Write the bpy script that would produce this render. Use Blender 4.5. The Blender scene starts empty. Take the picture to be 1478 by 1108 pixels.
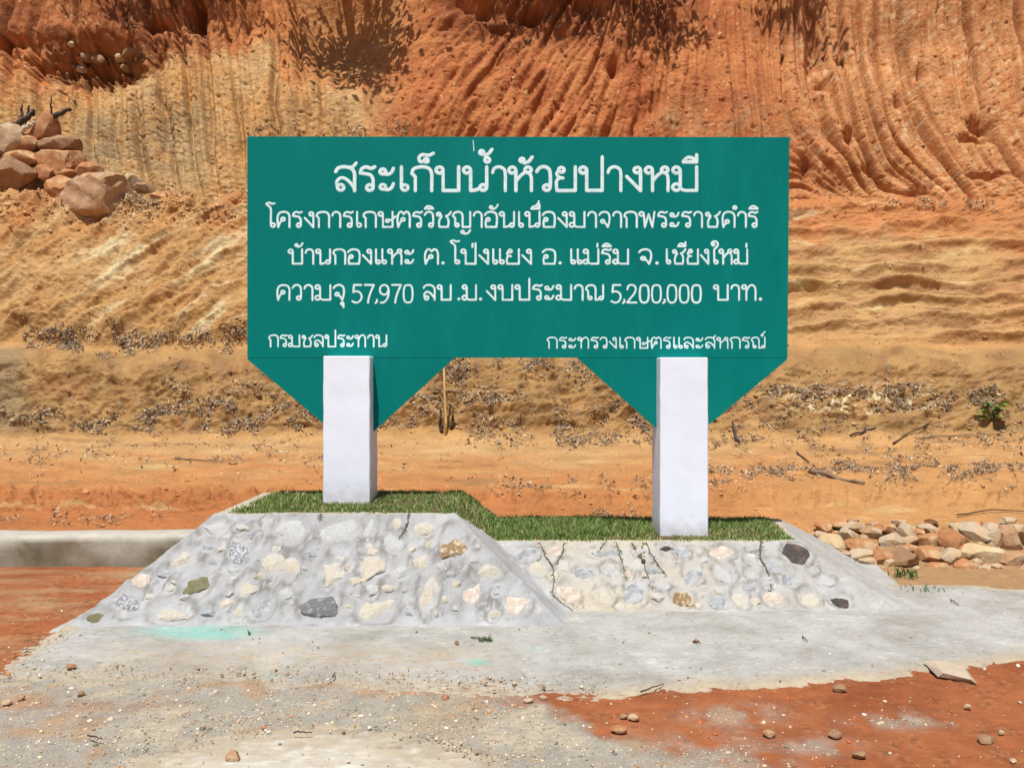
import bpy, math, random
import numpy as np
from mathutils import Vector, Matrix

# ------------------------------------------------------------------ camera, light, exposure
SC = bpy.context.scene
COL = SC.collection
F, CX, CY, H = 1243.0, 739.0, 554.0, 1.46          # focal length / centre in photo pixels, eye height
cd = bpy.data.cameras.new('camera'); cam = bpy.data.objects.new('camera', cd); COL.objects.link(cam)
cd.sensor_width = 36.0; cd.lens = 36.0 * F / 1478.0; cd.clip_end = 2000; cd.clip_start = 0.05
cam.location = (0, 0, H); cam.rotation_euler = (math.radians(90), 0, 0)
SC.camera = cam
SUN_EL, SUN_AZ = math.radians(66), math.radians(14)
SUNV = Vector((-math.sin(SUN_AZ) * math.cos(SUN_EL), -math.cos(SUN_AZ) * math.cos(SUN_EL), math.sin(SUN_EL)))
w = bpy.data.worlds.new("World"); SC.world = w; w.use_nodes = True
nt = w.node_tree; bg = nt.nodes['Background']
sky = nt.nodes.new('ShaderNodeTexSky'); sky.sky_type = 'NISHITA'; sky.sun_disc = False
sky.sun_elevation = SUN_EL; sky.sun_rotation = math.atan2(SUNV.x, SUNV.y) % (2 * math.pi)
nt.links.new(sky.outputs[0], bg.inputs[0]); bg.inputs[1].default_value = 0.075
sd = bpy.data.lights.new('sun', 'SUN'); so = bpy.data.objects.new('sun', sd); COL.objects.link(so)
sd.energy = 5.0; sd.angle = math.radians(0.5); sd.color = (1.0, 0.965, 0.92)
so.rotation_euler = SUNV.to_track_quat('Z', 'Y').to_euler(); so.location = (-5, -5, 20)
SC.view_settings.view_transform = 'Standard'; SC.view_settings.look = 'None'
SC.view_settings.exposure = 0.12; SC.view_settings.gamma = 1.0; SC.view_settings.use_curve_mapping = False
try:
    SC.cycles.max_bounces = 5; SC.cycles.diffuse_bounces = 3; SC.cycles.use_denoising = True
except Exception: pass

R = random.Random(11)
RN = np.random.default_rng(5)

# ------------------------------------------------------------------ noise
def _hash(ix, iy, seed):
    h = (ix.astype(np.int64) * 374761393 + iy.astype(np.int64) * 668265263 + seed * 144665) & 0xffffffff
    h = ((h ^ (h >> 13)) * 1274126177) & 0xffffffff
    return (h ^ (h >> 16)) & 0xffffffff
def pn(x, y, seed=0):
    x, y = np.broadcast_arrays(np.asarray(x, float), np.asarray(y, float))
    x0 = np.floor(x); y0 = np.floor(y); fx = x - x0; fy = y - y0
    def g(dx, dy):
        a = _hash(x0 + dx, y0 + dy, seed) * (2 * np.pi / 4294967296.0)
        return np.cos(a) * (fx - dx) + np.sin(a) * (fy - dy)
    u = fx * fx * fx * (fx * (fx * 6 - 15) + 10); v = fy * fy * fy * (fy * (fy * 6 - 15) + 10)
    a = g(0, 0); b = g(1, 0); c = g(0, 1); d = g(1, 1)
    return 1.5 * ((a + (b - a) * u) + ((c + (d - c) * u) - (a + (b - a) * u)) * v)
def fb(x, y, seed=0, o=4, gain=.5):
    s = 0; a = 1.0; t = 0
    for i in range(o):
        s = s + a * pn(x * 2 ** i + i * 17.3, y * 2 ** i - i * 9.1, seed + i * 31); t += a; a *= gain
    return s / t
def ridged(x, y, seed=0, o=3):
    s = 0; a = 1.0; t = 0
    for i in range(o):
        s = s + a * (1 - 2 * np.abs(pn(x * 2 ** i, y * 2 ** i, seed + i * 13))); t += a; a *= .5
    return s / t
def ss(a, b, x):
    t = np.clip((x - a) / (b - a), 0, 1); return t * t * (3 - 2 * t)
def box(px, py, x0, x1, y0, y1, s=20, sy=None):
    sy = sy or s
    return ss(x0 - s, x0 + s, px) * (1 - ss(x1 - s, x1 + s, px)) * ss(y0 - sy, y0 + sy, py) * (1 - ss(y1 - sy, y1 + sy, py))
def mixc(c, col, m):
    m = np.clip(m, 0, 1)[..., None]; return c * (1 - m) + np.asarray(col) * m
def lin(r, g, b):
    f = lambda v: (v / 255 / 12.92) if v / 255 <= .04045 else ((v / 255 + .055) / 1.055) ** 2.4
    return (f(r), f(g), f(b))
def soil(C, k=.80, d=.16, bl=.90):                        # seen colour -> reflectance, a little greyer
    L = C @ np.array([.3, .55, .15]); return (C * (1 - d) + L[..., None] * d * np.array([1.05, 1, .9])) * k * np.array([1, 1.0, bl])
def polysd(px, py, poly):                       # >0 inside, distance in the units of the polygon
    n = len(poly); d = np.full(px.shape, 1e9); ins = np.zeros(px.shape, bool)
    for i in range(n):
        ax, ay = poly[i]; bx, by = poly[(i + 1) % n]
        ex, ey = bx - ax, by - ay; wx, wy = px - ax, py - ay
        t = np.clip((wx * ex + wy * ey) / (ex * ex + ey * ey + 1e-12), 0, 1)
        d = np.minimum(d, np.hypot(wx - ex * t, wy - ey * t))
        c = ((ay > py) != (by > py)) & (px < (bx - ax) * (py - ay) / ((by - ay) + 1e-12) + ax)
        ins ^= c
    return np.where(ins, d, -d)
def G(px, py, z=0.0):                            # photo pixel -> point on the level z
    y = F * (H - z) / (py - CY); return ((px - CX) / F * y, y)
def P(px, py, y):                                # photo pixel at distance y
    return Vector(((px - CX) / F * y, y, H + (CY - py) / F * y))

# ------------------------------------------------------------------ materials
def mat(name, color=None, rough=.9, attr=None, mottle=.25, mscale=8, bump=.3, bscale=30, bdist=.01, spec=.25, fine=90, coords='Object', stretch=None, layers=None):
    m = bpy.data.materials.new(name); m.use_nodes = True; t = m.node_tree; L = t.links
    p = t.nodes['Principled BSDF']; p.inputs['Roughness'].default_value = rough
    p.inputs['Specular IOR Level'].default_value = spec
    tc = t.nodes.new('ShaderNodeTexCoord'); src = tc.outputs[coords]
    if stretch:
        mp = t.nodes.new('ShaderNodeMapping'); mp.inputs['Scale'].default_value = stretch
        L.new(src, mp.inputs[0]); src = mp.outputs[0]
    if attr:
        a = t.nodes.new('ShaderNodeAttribute'); a.attribute_name = attr; base = a.outputs['Color']
    else:
        r = t.nodes.new('ShaderNodeRGB'); r.outputs[0].default_value = (*color, 1); base = r.outputs[0]
    def noise(s, d=6, rgh=.6):
        n = t.nodes.new('ShaderNodeTexNoise'); n.inputs['Scale'].default_value = s
        n.inputs['Detail'].default_value = d; n.inputs['Roughness'].default_value = rgh
        L.new(src, n.inputs['Vector']); return n
    n1 = noise(mscale); n2 = noise(fine, 3, .7)
    ad = t.nodes.new('ShaderNodeMath'); ad.operation = 'ADD'; L.new(n1.outputs['Fac'], ad.inputs[0])
    h2 = t.nodes.new('ShaderNodeMath'); h2.operation = 'MULTIPLY'; h2.inputs[1].default_value = .6
    L.new(n2.outputs['Fac'], h2.inputs[0]); L.new(h2.outputs[0], ad.inputs[1])
    mr = t.nodes.new('ShaderNodeMapRange'); L.new(ad.outputs[0], mr.inputs['Value'])
    mr.inputs['From Min'].default_value = .5; mr.inputs['From Max'].default_value = 1.1
    mr.inputs['To Min'].default_value = 1 - mottle; mr.inputs['To Max'].default_value = 1 + mottle
    vm = t.nodes.new('ShaderNodeVectorMath'); vm.operation = 'SCALE'; L.new(base, vm.inputs[0]); L.new(mr.outputs[0], vm.inputs['Scale'])
    out = vm.outputs[0]
    for (lc, ls, lo, hi, amt) in (layers or []):
        n = noise(ls, 5, .65); m2 = t.nodes.new('ShaderNodeMapRange'); L.new(n.outputs['Fac'], m2.inputs['Value'])
        m2.inputs['From Min'].default_value = lo; m2.inputs['From Max'].default_value = hi; m2.inputs['To Max'].default_value = amt
        mx = t.nodes.new('ShaderNodeMix'); mx.data_type = 'RGBA'
        L.new(m2.outputs[0], mx.inputs['Factor']); L.new(out, mx.inputs['A']); mx.inputs['B'].default_value = (*lc, 1); out = mx.outputs['Result']
    L.new(out, p.inputs['Base Color'])
    if bump:
        nb = noise(bscale, 8, .65); b = t.nodes.new('ShaderNodeBump'); b.inputs['Strength'].default_value = bump
        b.inputs['Distance'].default_value = bdist; L.new(nb.outputs['Fac'], b.inputs['Height']); L.new(b.outputs[0], p.inputs['Normal'])
    return m

M = {}
M['hill'] = mat('hill_soil', attr='Col', mottle=.24, mscale=2.2, fine=17, bump=.95, bscale=11, bdist=.06, rough=.95, spec=.1)
M['dirt'] = mat('dirt', attr='Col', mottle=.22, mscale=9, fine=70, bump=.8, bscale=45, bdist=.012, rough=.95, spec=.1)
M['mortar'] = mat('mortar', attr='Col', mottle=.16, mscale=5, fine=60, bump=.6, bscale=28, bdist=.012, rough=.85, spec=.2)
M['apron'] = mat('apron_concrete', attr='Col', mottle=.18, mscale=6, fine=80, bump=.55, bscale=55, bdist=.008, rough=.85, spec=.2)
M['soil'] = mat('bed_soil', (.13, .085, .045), mottle=.4, bump=.8, bscale=60, bdist=.02)
M['white'] = mat('white_painted_concrete', lin(228, 234, 244), mottle=.05, mscale=5, fine=50, bump=.30, bscale=13, bdist=.006, rough=.6, spec=.35,
                 layers=[(lin(205, 205, 205), 55, .66, .74, .5)])
M['teal'] = mat('green_sign_paint', (.0, .182, .158), mottle=.09, mscale=1.2, fine=25, bump=.10, bscale=14, bdist=.003, rough=.5, spec=.1, stretch=(1, 1, .25),
                layers=[(lin(30, 165, 152), 2.2, .5, .85, .3), (lin(0, 100, 92), 6, .58, .8, .35)])
M['edge'] = mat('raw_board_edge', lin(170, 150, 100), bump=0)
M['lettering'] = mat('white_lettering_paint', lin(218, 238, 238), mottle=.10, mscale=14, bump=0, rough=.6, layers=[(lin(150, 200, 197), 30, .52, .68, .6)])
M['steel'] = mat('galvanised_frame', (.35, .36, .37), rough=.5, bump=0)
M['kerb'] = mat('kerb_concrete', attr='Col', mottle=.2, mscale=7, fine=70, bump=.5, bscale=30, bdist=.008)
M['stick'] = mat('dead_wood', (.22, .15, .10), mottle=.4, mscale=10, bump=.6, bscale=40)
M['darkstick'] = mat('dark_wood', (.07, .05, .04), mottle=.4, mscale=10, bump=.6, bscale=40)
M['bamboo'] = mat('bamboo', (.55, .36, .15), mottle=.25, mscale=10, bump=.3, bscale=30)
M['paleroot'] = mat('pale_root', (.6, .52, .42), mottle=.25, mscale=10, bump=.3, bscale=30)
M['bark'] = mat('bark', (.13, .1, .075), mottle=.4, bump=.7, bscale=12, bdist=.04)
def attrmat(name, rough=.7, trans=0, mottle=.2):
    return mat(name, attr='Col', rough=rough, mottle=mottle, mscale=20, bump=0)
M['grass'] = attrmat('grass_blades', .6); M['litter'] = attrmat('dry_leaf_litter', .9); M['pebble'] = attrmat('pebbles', .85)
M['leaf'] = mat('green_leaf', (.045, .11, .02), rough=.5, mottle=.3, bump=0)
M['seedleaf'] = mat('seedling_leaf', (.17, .33, .05), rough=.5, mottle=.3, bump=0)
M['vine'] = mat('vine_stem', (.12, .085, .05), rough=.8, mottle=.35, bump=0)
M['vineleaf'] = mat('vine_leaf', (.11, .14, .045), rough=.6, mottle=.4, bump=0)

ROCK = {}
def rockmat(kind):
    if kind in ROCK: return ROCK[kind]
    T = dict(
        orange=((.43, .20, .085), [((.53, .40, .24), 6, .48, .64, .7)]),
        red=((.38, .17, .075), [((.47, .31, .17), 6, .5, .66, .6)]),
        cream=((.49, .36, .22), [((.42, .24, .13), 6, .48, .64, .7)]),
        white=((.47, .37, .25), [((.46, .29, .15), 7, .48, .62, .75)]),
        tan=((.40, .235, .125), [((.52, .42, .30), 6, .5, .65, .6)]),
        brown=((.30, .175, .095), [((.42, .28, .17), 6, .5, .7, .6)]),
        yellow=((.54, .40, .22), [((.56, .48, .34), 6, .5, .65, .6)]),
        # stones set into the planter
        s_cream=((.49, .445, .36), [((.42, .40, .37), 17, .5, .64, .7)]),
        s_beige=((.50, .44, .34), [((.43, .42, .40), 18, .48, .62, .7)]),
        s_white=((.44, .435, .41), [((.36, .38, .42), 30, .5, .62, .6)]),
        s_grey=((.33, .335, .34), [((.52, .51, .49), 34, .52, .6, .7)]),
        s_dark=((.15, .15, .155), [((.38, .38, .39), 38, .55, .64, .7)]),
        s_blue=((.27, .275, .29), [((.43, .43, .42), 15, .42, .56, .95)]),
        s_olive=((.17, .155, .085), [((.24, .22, .14), 20, .5, .62, .5)]),
        s_black=((.07, .06, .055), [((.22, .13, .08), 20, .52, .66, .6)]),
        s_brown=((.26, .17, .09), [((.60, .50, .36), 24, .5, .6, .7)]),
        s_smear=((.40, .395, .38), [((.56, .53, .46), 22, .5, .64, .8)]),
        s_smear2=((.50, .46, .39), [((.40, .40, .40), 18, .46, .6, .8)]),
        s_pink=((.52, .43, .35), [((.64, .60, .54), 24, .48, .6, .6)]),
        s_speck=((.23, .23, .245), [((.56, .56, .55), 55, .46, .58, .85)]),
    )
    c, ly = T[kind]
    st = kind.startswith('s_')
    ROCK[kind] = mat('rock_' + kind.replace('s_', 'set_'), c, mottle=.2, mscale=7 if not st else 25, fine=60, bump=.8 if st else .6,
                     bscale=40 if st else 13, bdist=.012 if st else .035, rough=.88, layers=ly, spec=.15)
    return ROCK[kind]

# ------------------------------------------------------------------ object helpers
def link(o, parent=None, **props):
    COL.objects.link(o)
    if parent is not None: o.parent = parent
    for k, v in props.items():
        if v is not None: o[k] = v
    return o
def meshobj(name, verts, faces, m, parent=None, smooth=False, sharp=None, col=None, **props):
    me = bpy.data.meshes.new(name)
    me.from_pydata([tuple(v) for v in verts] if not isinstance(verts, list) else verts, [], faces); me.materials.append(m)
    if smooth: me.polygons.foreach_set('use_smooth', [True] * len(me.polygons))
    if sharp:
        try: me.set_sharp_from_angle(angle=math.radians(sharp))
        except Exception: pass
    o = bpy.data.objects.new(name, me)
    return link(o, parent, **props)
def bigmesh(name, V, Q, m, parent=None, smooth=True, col=None, **props):    # numpy verts Nx3, faces MxK (K=3 or 4)
    me = bpy.data.meshes.new(name); V = np.ascontiguousarray(V, np.float32); Q = np.ascontiguousarray(Q, np.int32)
    k = Q.shape[1]
    me.vertices.add(len(V)); me.vertices.foreach_set('co', V.ravel())
    me.loops.add(Q.size); me.loops.foreach_set('vertex_index', Q.ravel())
    me.polygons.add(len(Q)); me.polygons.foreach_set('loop_start', np.arange(0, Q.size, k, dtype=np.int32))
    try: me.polygons.foreach_set('loop_total', np.full(len(Q), k, np.int32))
    except Exception: pass
    me.update(calc_edges=True)
    if smooth: me.polygons.foreach_set('use_smooth', np.ones(len(Q), bool))
    if col is not None:
        a = me.color_attributes.new('Col', 'FLOAT_COLOR', 'POINT')
        c = np.ones((len(V), 4), np.float32); c[:, :3] = col.reshape(-1, 3); a.data.foreach_set('color', c.ravel())
    me.materials.append(m)
    return link(bpy.data.objects.new(name, me), parent, **props)
def gridfaces(nr, nc, keep=None):
    i = np.arange(nr * nc).reshape(nr, nc)
    q = np.stack([i[:-1, :-1], i[:-1, 1:], i[1:, 1:], i[1:, :-1]], -1)
    q = q.reshape(-1, 4)
    if keep is not None: q = q[keep.ravel()]
    return q
def compact(V, Q, C=None):
    used, inv = np.unique(Q, return_inverse=True)
    return V[used], inv.reshape(Q.shape), (C[used] if C is not None else None)
def empty(name, loc, **props):
    o = bpy.data.objects.new(name, None); o.empty_display_size = .2; o.location = loc
    return link(o, None, **props)
def boxmesh(x0, x1, y0, y1, z0, z1):
    v = [(x, y, z) for z in (z0, z1) for x, y in ((x0, y0), (x1, y0), (x1, y1), (x0, y1))]
    f = [(0, 3, 2, 1), (4, 5, 6, 7), (0, 1, 5, 4), (1, 2, 6, 5), (2, 3, 7, 6), (3, 0, 4, 7)]
    return v, f
def tube(pts, rad, n=6):
    pts = [Vector(p) for p in pts]; vs = []; fs = []
    if not hasattr(rad, '__len__'): rad = [rad] * len(pts)
    for i, p in enumerate(pts):
        d = (pts[min(i + 1, len(pts) - 1)] - pts[max(i - 1, 0)]).normalized()
        a = d.cross(Vector((0, 0, 1)));
        if a.length < 1e-3: a = d.cross(Vector((1, 0, 0)))
        a.normalize(); b = d.cross(a)
        for k in range(n):
            t = 2 * math.pi * k / n; vs.append(p + (a * math.cos(t) + b * math.sin(t)) * rad[i])
    for i in range(len(pts) - 1):
        for k in range(n):
            fs.append((i * n + k, i * n + (k + 1) % n, (i + 1) * n + (k + 1) % n, (i + 1) * n + k))
    fs.append(tuple(range(n - 1, -1, -1))); fs.append(tuple(range((len(pts) - 1) * n, len(pts) * n)))
    return vs, fs
def join(parts):
    V = []; Fs = []
    for v, f in parts:
        b = len(V); V += [tuple(q) for q in v]; Fs += [tuple(i + b for i in q) for q in f]
    return V, Fs

def _ico(sub):
    import bmesh
    bm = bmesh.new(); bmesh.ops.create_icosphere(bm, subdivisions=sub, radius=1)
    V = np.array([v.co[:] for v in bm.verts]); Fc = [tuple(v.index for v in f.verts) for f in bm.faces]; bm.free()
    return V, Fc
ICO = {2: _ico(2), 3: _ico(3), 4: _ico(4)}
def rockgeo(seed, sx, sy, sz, sub=3, planes=13, cut=(.62, .9), rough=.03):
    rg = np.random.default_rng(seed); V, Fc = ICO[sub]; V = V.copy()
    for k in range(planes):
        n = rg.normal(size=3); n /= np.linalg.norm(n); d = rg.uniform(*cut)
        e = V @ n - d; V = np.where(e[:, None] > 0, V - n * e[:, None], V)
    V += rough * np.stack([fb(V[:, 0] * 2.3 + V[:, 2] * 1.7, V[:, 1] * 2.3 - V[:, 2], seed + k, 3) for k in range(3)], 1)
    m = np.abs(V).max(0); V = V / m
    return V * np.array([sx, sy, sz]) * .5, Fc
def rock(name, seed, loc, size, kind, rot=(0, 0, 0), parent=None, sub=3, planes=13, cut=(.62, .9), rough=.03, sharp=28, **props):
    V, Fc = rockgeo(seed, *size, sub=sub, planes=planes, cut=cut, rough=rough)
    o = meshobj(name, [tuple(v) for v in V], Fc, rockmat(kind), parent, smooth=True, sharp=sharp, **props)
    o.location = loc; o.rotation_euler = rot
    return o

# ------------------------------------------------------------------ hillside: a terraced cut, one sheet
prof = [(7.16, -.15), (7.22, .17), (7.5, .235), (7.95, .25), (8.32, .42), (9.6, .46), (11.9, .60), (12.5, .76), (13.4, 1.72), (14.5, 2.02), (14.75, 2.12),
        (17.0, 4.93), (18.1, 5.30), (19.0, 7.4), (19.9, 9.4), (20.5, 11.6), (22.5, 12.4), (40, 15), (90, 24), (190, 30)]
rows_n = [6, 10, 24, 36, 40, 46, 24, 92, 26, 12, 210, 34, 110, 110, 40, 8, 6, 6, 5]
py_, pz_ = [], []
for k, n in enumerate(rows_n):
    for j in range(n):
        t = j / n; py_.append(prof[k][0] * (1 - t) + prof[k + 1][0] * t); pz_.append(prof[k][1] * (1 - t) + prof[k + 1][1] * t)
py_.append(prof[-1][0]); pz_.append(prof[-1][1])
py_ = np.array(py_); pz_ = np.array(pz_)
def sm(a, n):                                         # soften the profile corners
    k = np.ones(2 * n + 1) / (2 * n + 1); b = np.convolve(np.pad(a, n, 'edge'), k, 'valid'); return b
pyS = sm(py_, 3); pzS = sm(pz_, 3); pyS[:6] = py_[:6]; pzS[:6] = pz_[:6]; pyS[-30:] = py_[-30:]; pzS[-30:] = pz_[-30:]
s_in = np.linspace(-.68, .68, 860); so_ = .68 * (1.16 ** np.arange(1, 16))
S = np.concatenate([-so_[::-1], s_in, so_])
nR, nC = len(pyS), len(S)
Yg = np.repeat(pyS[:, None], nC, 1); Zg = np.repeat(pzS[:, None], nC, 1)
Xg = S[None, :] * np.minimum(Yg, 24 + 0 * Yg) * np.where(Yg > 24, 1 + (Yg - 24) * .03, 1)
PX = CX + F * Xg / Yg; PY = CY - F * (Zg - H) / Yg
HEAPX = None
# benches rise and fall a little along the slope
wave = fb(PX / 260, PY * 0 + 3.3, 77, 3)
dy = np.gradient(pyS); dz = np.gradient(pzS); ln = np.hypot(dy, dz); NY = -(dz / ln)[:, None]; NZ = (dy / ln)[:, None]
NY = np.repeat(NY, nC, 1); NZ = np.repeat(NZ, nC, 1)
Zcl = Zg
D = np.zeros_like(Yg)
warpx = 10 * fb(PX / 90, PY / 90, 1, 3); warpy = 10 * fb(PX / 90, PY / 90, 2, 3)
px = PX + warpx; py = PY + warpy
infr = (1 - ss(1600, 2400, np.abs(PX - CX)))
# --- the tall face
cl = ss(18.0, 18.35, Yg) * (1 - ss(20.4, 21.2, Yg))
shift = np.where(PX > 1000, 1, 0) * 0
lo = np.clip(200 + 90 - (290 - PY), 0, None)         # helper, grows downwards
bend = ss(1060, 1200, PX) * (1 - .35 * ss(1300, 1420, PX)) * 105 * np.clip((PY - 95 + 30 * fb(PX / 120, PY * 0, 19, 2)) / 195, 0, 2) ** 2.4 + ss(1100, 1250, PX) * 12 * (PY / 100)
lean = -.60 * (190 - PY) * box(PX, PY, 600, 905, -400, 900, 70) + .12 * (190 - PY) * box(PX, PY, 100, 480, -400, 900, 80)
q = PX - bend + lean + 9 * fb(PX / 70, PY / 160, 8, 2)
def grooves(q, period, width, seed, alongfreq=150):
    v = q / period + .95 * pn(q / period * .31, PY / 600 + seed * 1.7, seed); i = np.floor(v); fr = v - i - .5
    r = (_hash(i, i * 0, seed) % 1000) / 1000.0
    r2 = (_hash(i, i * 0 + 5, seed) % 1000) / 1000.0
    on = ss(-.35, .25, pn(i * 7.7, PY / alongfreq + r2 * 9, seed + 3) + .3)
    return -(.25 + .75 * r) * on * np.exp(-(fr / width) ** 2)
gR = ss(1000, 1150, PX); gM = box(PX, PY, 610, 1010, -500, 900, 60); gL = 1 - ss(380, 520, PX)
D += cl * (gR * (.42 * grooves(q, 34, .12, 21, 900) + .16 * grooves(q + 9, 21, .13, 22, 500) + .06 * grooves(q + 4, 9, .2, 23, 200)) +
           gM * (.17 * grooves(q, 42, .10, 31, 130) + .09 * grooves(q, 17, .16, 32, 90) + .10 * fb(q / 24, PY / 70, 33, 3)) +
           gL * (.34 * grooves(q, 37, .13, 41, 260) + .16 * grooves(q, 15, .16, 42, 120)) +
           .06 * grooves(q, 20, .2, 51, 90))
# stepped sheets between grooves: each strip stands a little forward or back
D += cl * gR * .05 * fb(q / 40, PY / 45, 62, 3)
stp = pn(np.floor(q / 33) * 3.1, PY / 260, 61); D += cl * .13 * stp * (gR + .8 * gL + .6 * gM)
D += cl * (.5 * fb(PX / 240, PY / 200, 5, 2) + (.07 - .035 * gR) * fb(q / 12, PY / 44, 6, 4) + (.028 + .012 * gL - .012 * gR) * ridged(PX / 13, PY / 11, 7, 3))
D += cl * .16 * ridged(q / 60, PY / 90, 9, 2) * gM
pit = fb(PX / 9, PY / 7, 12, 3); D -= cl * .055 * ss(.26, .5, pit)
# bulge running down from the upper right to the foot of the red part, hollow left of it
D += cl * (.9 * np.exp(-((PX - (655 - PY * .12)) / 55) ** 2) * ss(-60, 40, 150 - PY + 60) * .45
           - .9 * np.exp(-((PX - 500) / 75) ** 2 - ((PY - 40) / 75) ** 2))
# the broken pocket and overhangs upper left
pk = np.exp(-((px - 125) / 80) ** 2 - ((py - 86) / 20) ** 2)
D += cl * (-.60 * pk * (.7 + 1.0 * ridged(PX / 22, PY / 16, 71, 2)) + .22 * np.exp(-((px - 130) / 110) ** 2 - ((py - 47) / 16) ** 2))
for (cx_, cy_, rx, ry, dd) in [(280, 15, 14, 18, .8), (228, 30, 18, 9, .5), (10, 64, 22, 6, .5), (365, 18, 10, 30, .3), (765, 22, 26, 9, .5), (850, 20, 22, 12, .4), (880, 104, 9, 10, .4),
                               (690, 20, 26, 12, .4), (720, 40, 16, 6, .3), (1190, 115, 10, 8, .3), (1230, 195, 8, 9, .45), (1256, 240, 9, 6, .35), (1330, 268, 16, 6, .35),
                               (1420, 175, 24, 10, .4), (1412, 194, 20, 6, .4), (1335, 95, 9, 11, .3), (1300, 135, 8, 12, .25), (1165, 235, 7, 14, .35), (1430, 248, 30, 5, .3), (1215, 80, 10, 7, .25)]:
    D -= cl * dd * np.exp(-((px - cx_) / rx) ** 2 - ((py - cy_) / ry) ** 2)
D += cl * .05 * box(PX, PY, 90, 280, 150, 240, 40) * ridged(PX / 12, PY / 8, 73, 3)
D *= 1 - .75 * (1 - ss(18.1, 18.9, Yg)) * cl * (1 - ss(1000, 1100, PX))
# --- the long middle slope
ms = ss(14.6, 15.0, Yg) * (1 - ss(17.0, 17.5, Yg))
left = 1 - ss(420, 760, PX); right = 1 - left
u_ = (PX + PY * 1.0) / 1.414; v_ = (PX * .82 - PY * .57)
dg = (PX * .55 + PY * .83)                            # across the diagonal streaks
D += .8 * ms * left * (.30 * ridged(dg / 58, v_ / 300, 81, 2) + .20 * ridged(dg / 26 + .4 * pn(PX / 60, PY / 60, 3), v_ / 120, 82, 2) + .09 * fb(dg / 9, v_ / 34, 83, 4) + .05 * ridged(PX / 10, PY / 8, 86, 2))
hl = PY + 14 * fb(PX / 120, PY / 70, 84, 3) + .05 * (PX - 1300)
tv = hl / 27; tf = tv - np.floor(tv)
D += .72 * ms * right * (.20 * (np.exp(-((tf - .25) / .22) ** 2)) * (.5 + .9 * (pn(PX / 130, np.floor(tv) * 3.7, 85) + .35)) + .14 * fb(PX / 60, PY / 17, 86, 3) + .05 * fb(PX / 20, PY / 7, 87, 4))
# --- benches: rubble along the inner edge
D += (1 - ss(0, 1.2, np.abs(Yg - 17.55))) * (.10 * ridged(PX / 20, PY / 6, 91, 3)) 
D += np.exp(-((PX - 60) / 95) ** 2) * np.exp(-((Yg - 17.6) / .5) ** 2) * .12
# --- the lower bank
lb = ss(12.3, 12.7, Yg) * (1 - ss(13.45, 13.9, Yg))
D += .72 * lb * ((.42 * fb(PX / 95 + PY / 160, PY / 80, 101, 2) + .16 * ridged((PX + PY) / 44, PY / 30, 102, 3) + .05 * fb(PX / 12, PY / 10, 103, 3)) * (1 - .45 * ss(900, 1150, PX)))
D += (ss(12.0, 12.4, Yg) - ss(14.2, 15.0, Yg)) * .10 * fb(PX / 50, PY / 14, 104, 4)
# --- lower bench and the little orange cut
lw = (1 - ss(11.6, 12.4, Yg)) * ss(7.3, 7.6, Yg)
D += lw * (.022 * fb(PX / 60, PY / 16, 111, 4) + .015 * ridged(PX / 110, PY / 12, 112, 2)) 
D += box(Yg, Yg, 8.0, 8.35, 7.9, 8.5, .08) * .10 * ridged(PX / 46, PY / 40, 113, 3) * (1 - .5 * ss(400, 800, PX))
D += lw * .12 * ss(900, 1500, PX) * box(Yg, Yg, 8.3, 9.6, 7, 10, .3)
D *= infr * (1 - ss(20.6, 21.5, Yg)); D[:4] = 0
Xh = Xg.copy(); Yh = Yg + NY * D; Zh = Zg + NZ * D
# bench levels wander
Zh += .16 * wave * ss(11.5, 14, Yg) * (1 - ss(17.5, 18.6, Yg)) * infr
hx = ss(1.1, 1.7, Xg)
Zr = .31 * (Yg - 6.86) - .045 + .006 * fb(Xg * 3, Yg * 3, 121, 3)
tt_ = ss(7.55, 8.25, Yg); Zh = np.where(Yg < 8.4, Zh * (1 - hx * (1 - tt_)) + Zr * hx * (1 - tt_) - .03 * hx * (Yg < 7.3), Zh)
Zh += ss(24, 60, Yg) * (3.5 * fb(Xg / 30, Yg / 30, 120, 3))
# --- colours (soils of the ground, with some shade painted in on the tall face)
RED = lin(182, 100, 54); ORG = lin(204, 126, 70); PEA = lin(216, 154, 102); OCH = lin(202, 148, 88); BUF = lin(204, 162, 112); TAN = lin(192, 144, 98)
CRM = lin(226, 206, 168); GRY = lin(150, 130, 104); BRN = lin(128, 88, 58); DRD = lin(138, 74, 42); YEL = lin(204, 160, 98); OLV = lin(166, 130, 80); DRT = lin(204, 136, 78)
nz = fb(PX / 80, PY / 60, 201, 4); nf = fb(PX / 12, PY / 10, 202, 4); nv = fb(q / 10, PY / 90, 203, 3); nm = fb(PX / 34, PY / 26, 204, 3)
C = np.zeros(Yg.shape + (3,)) + np.array(OCH)
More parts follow.
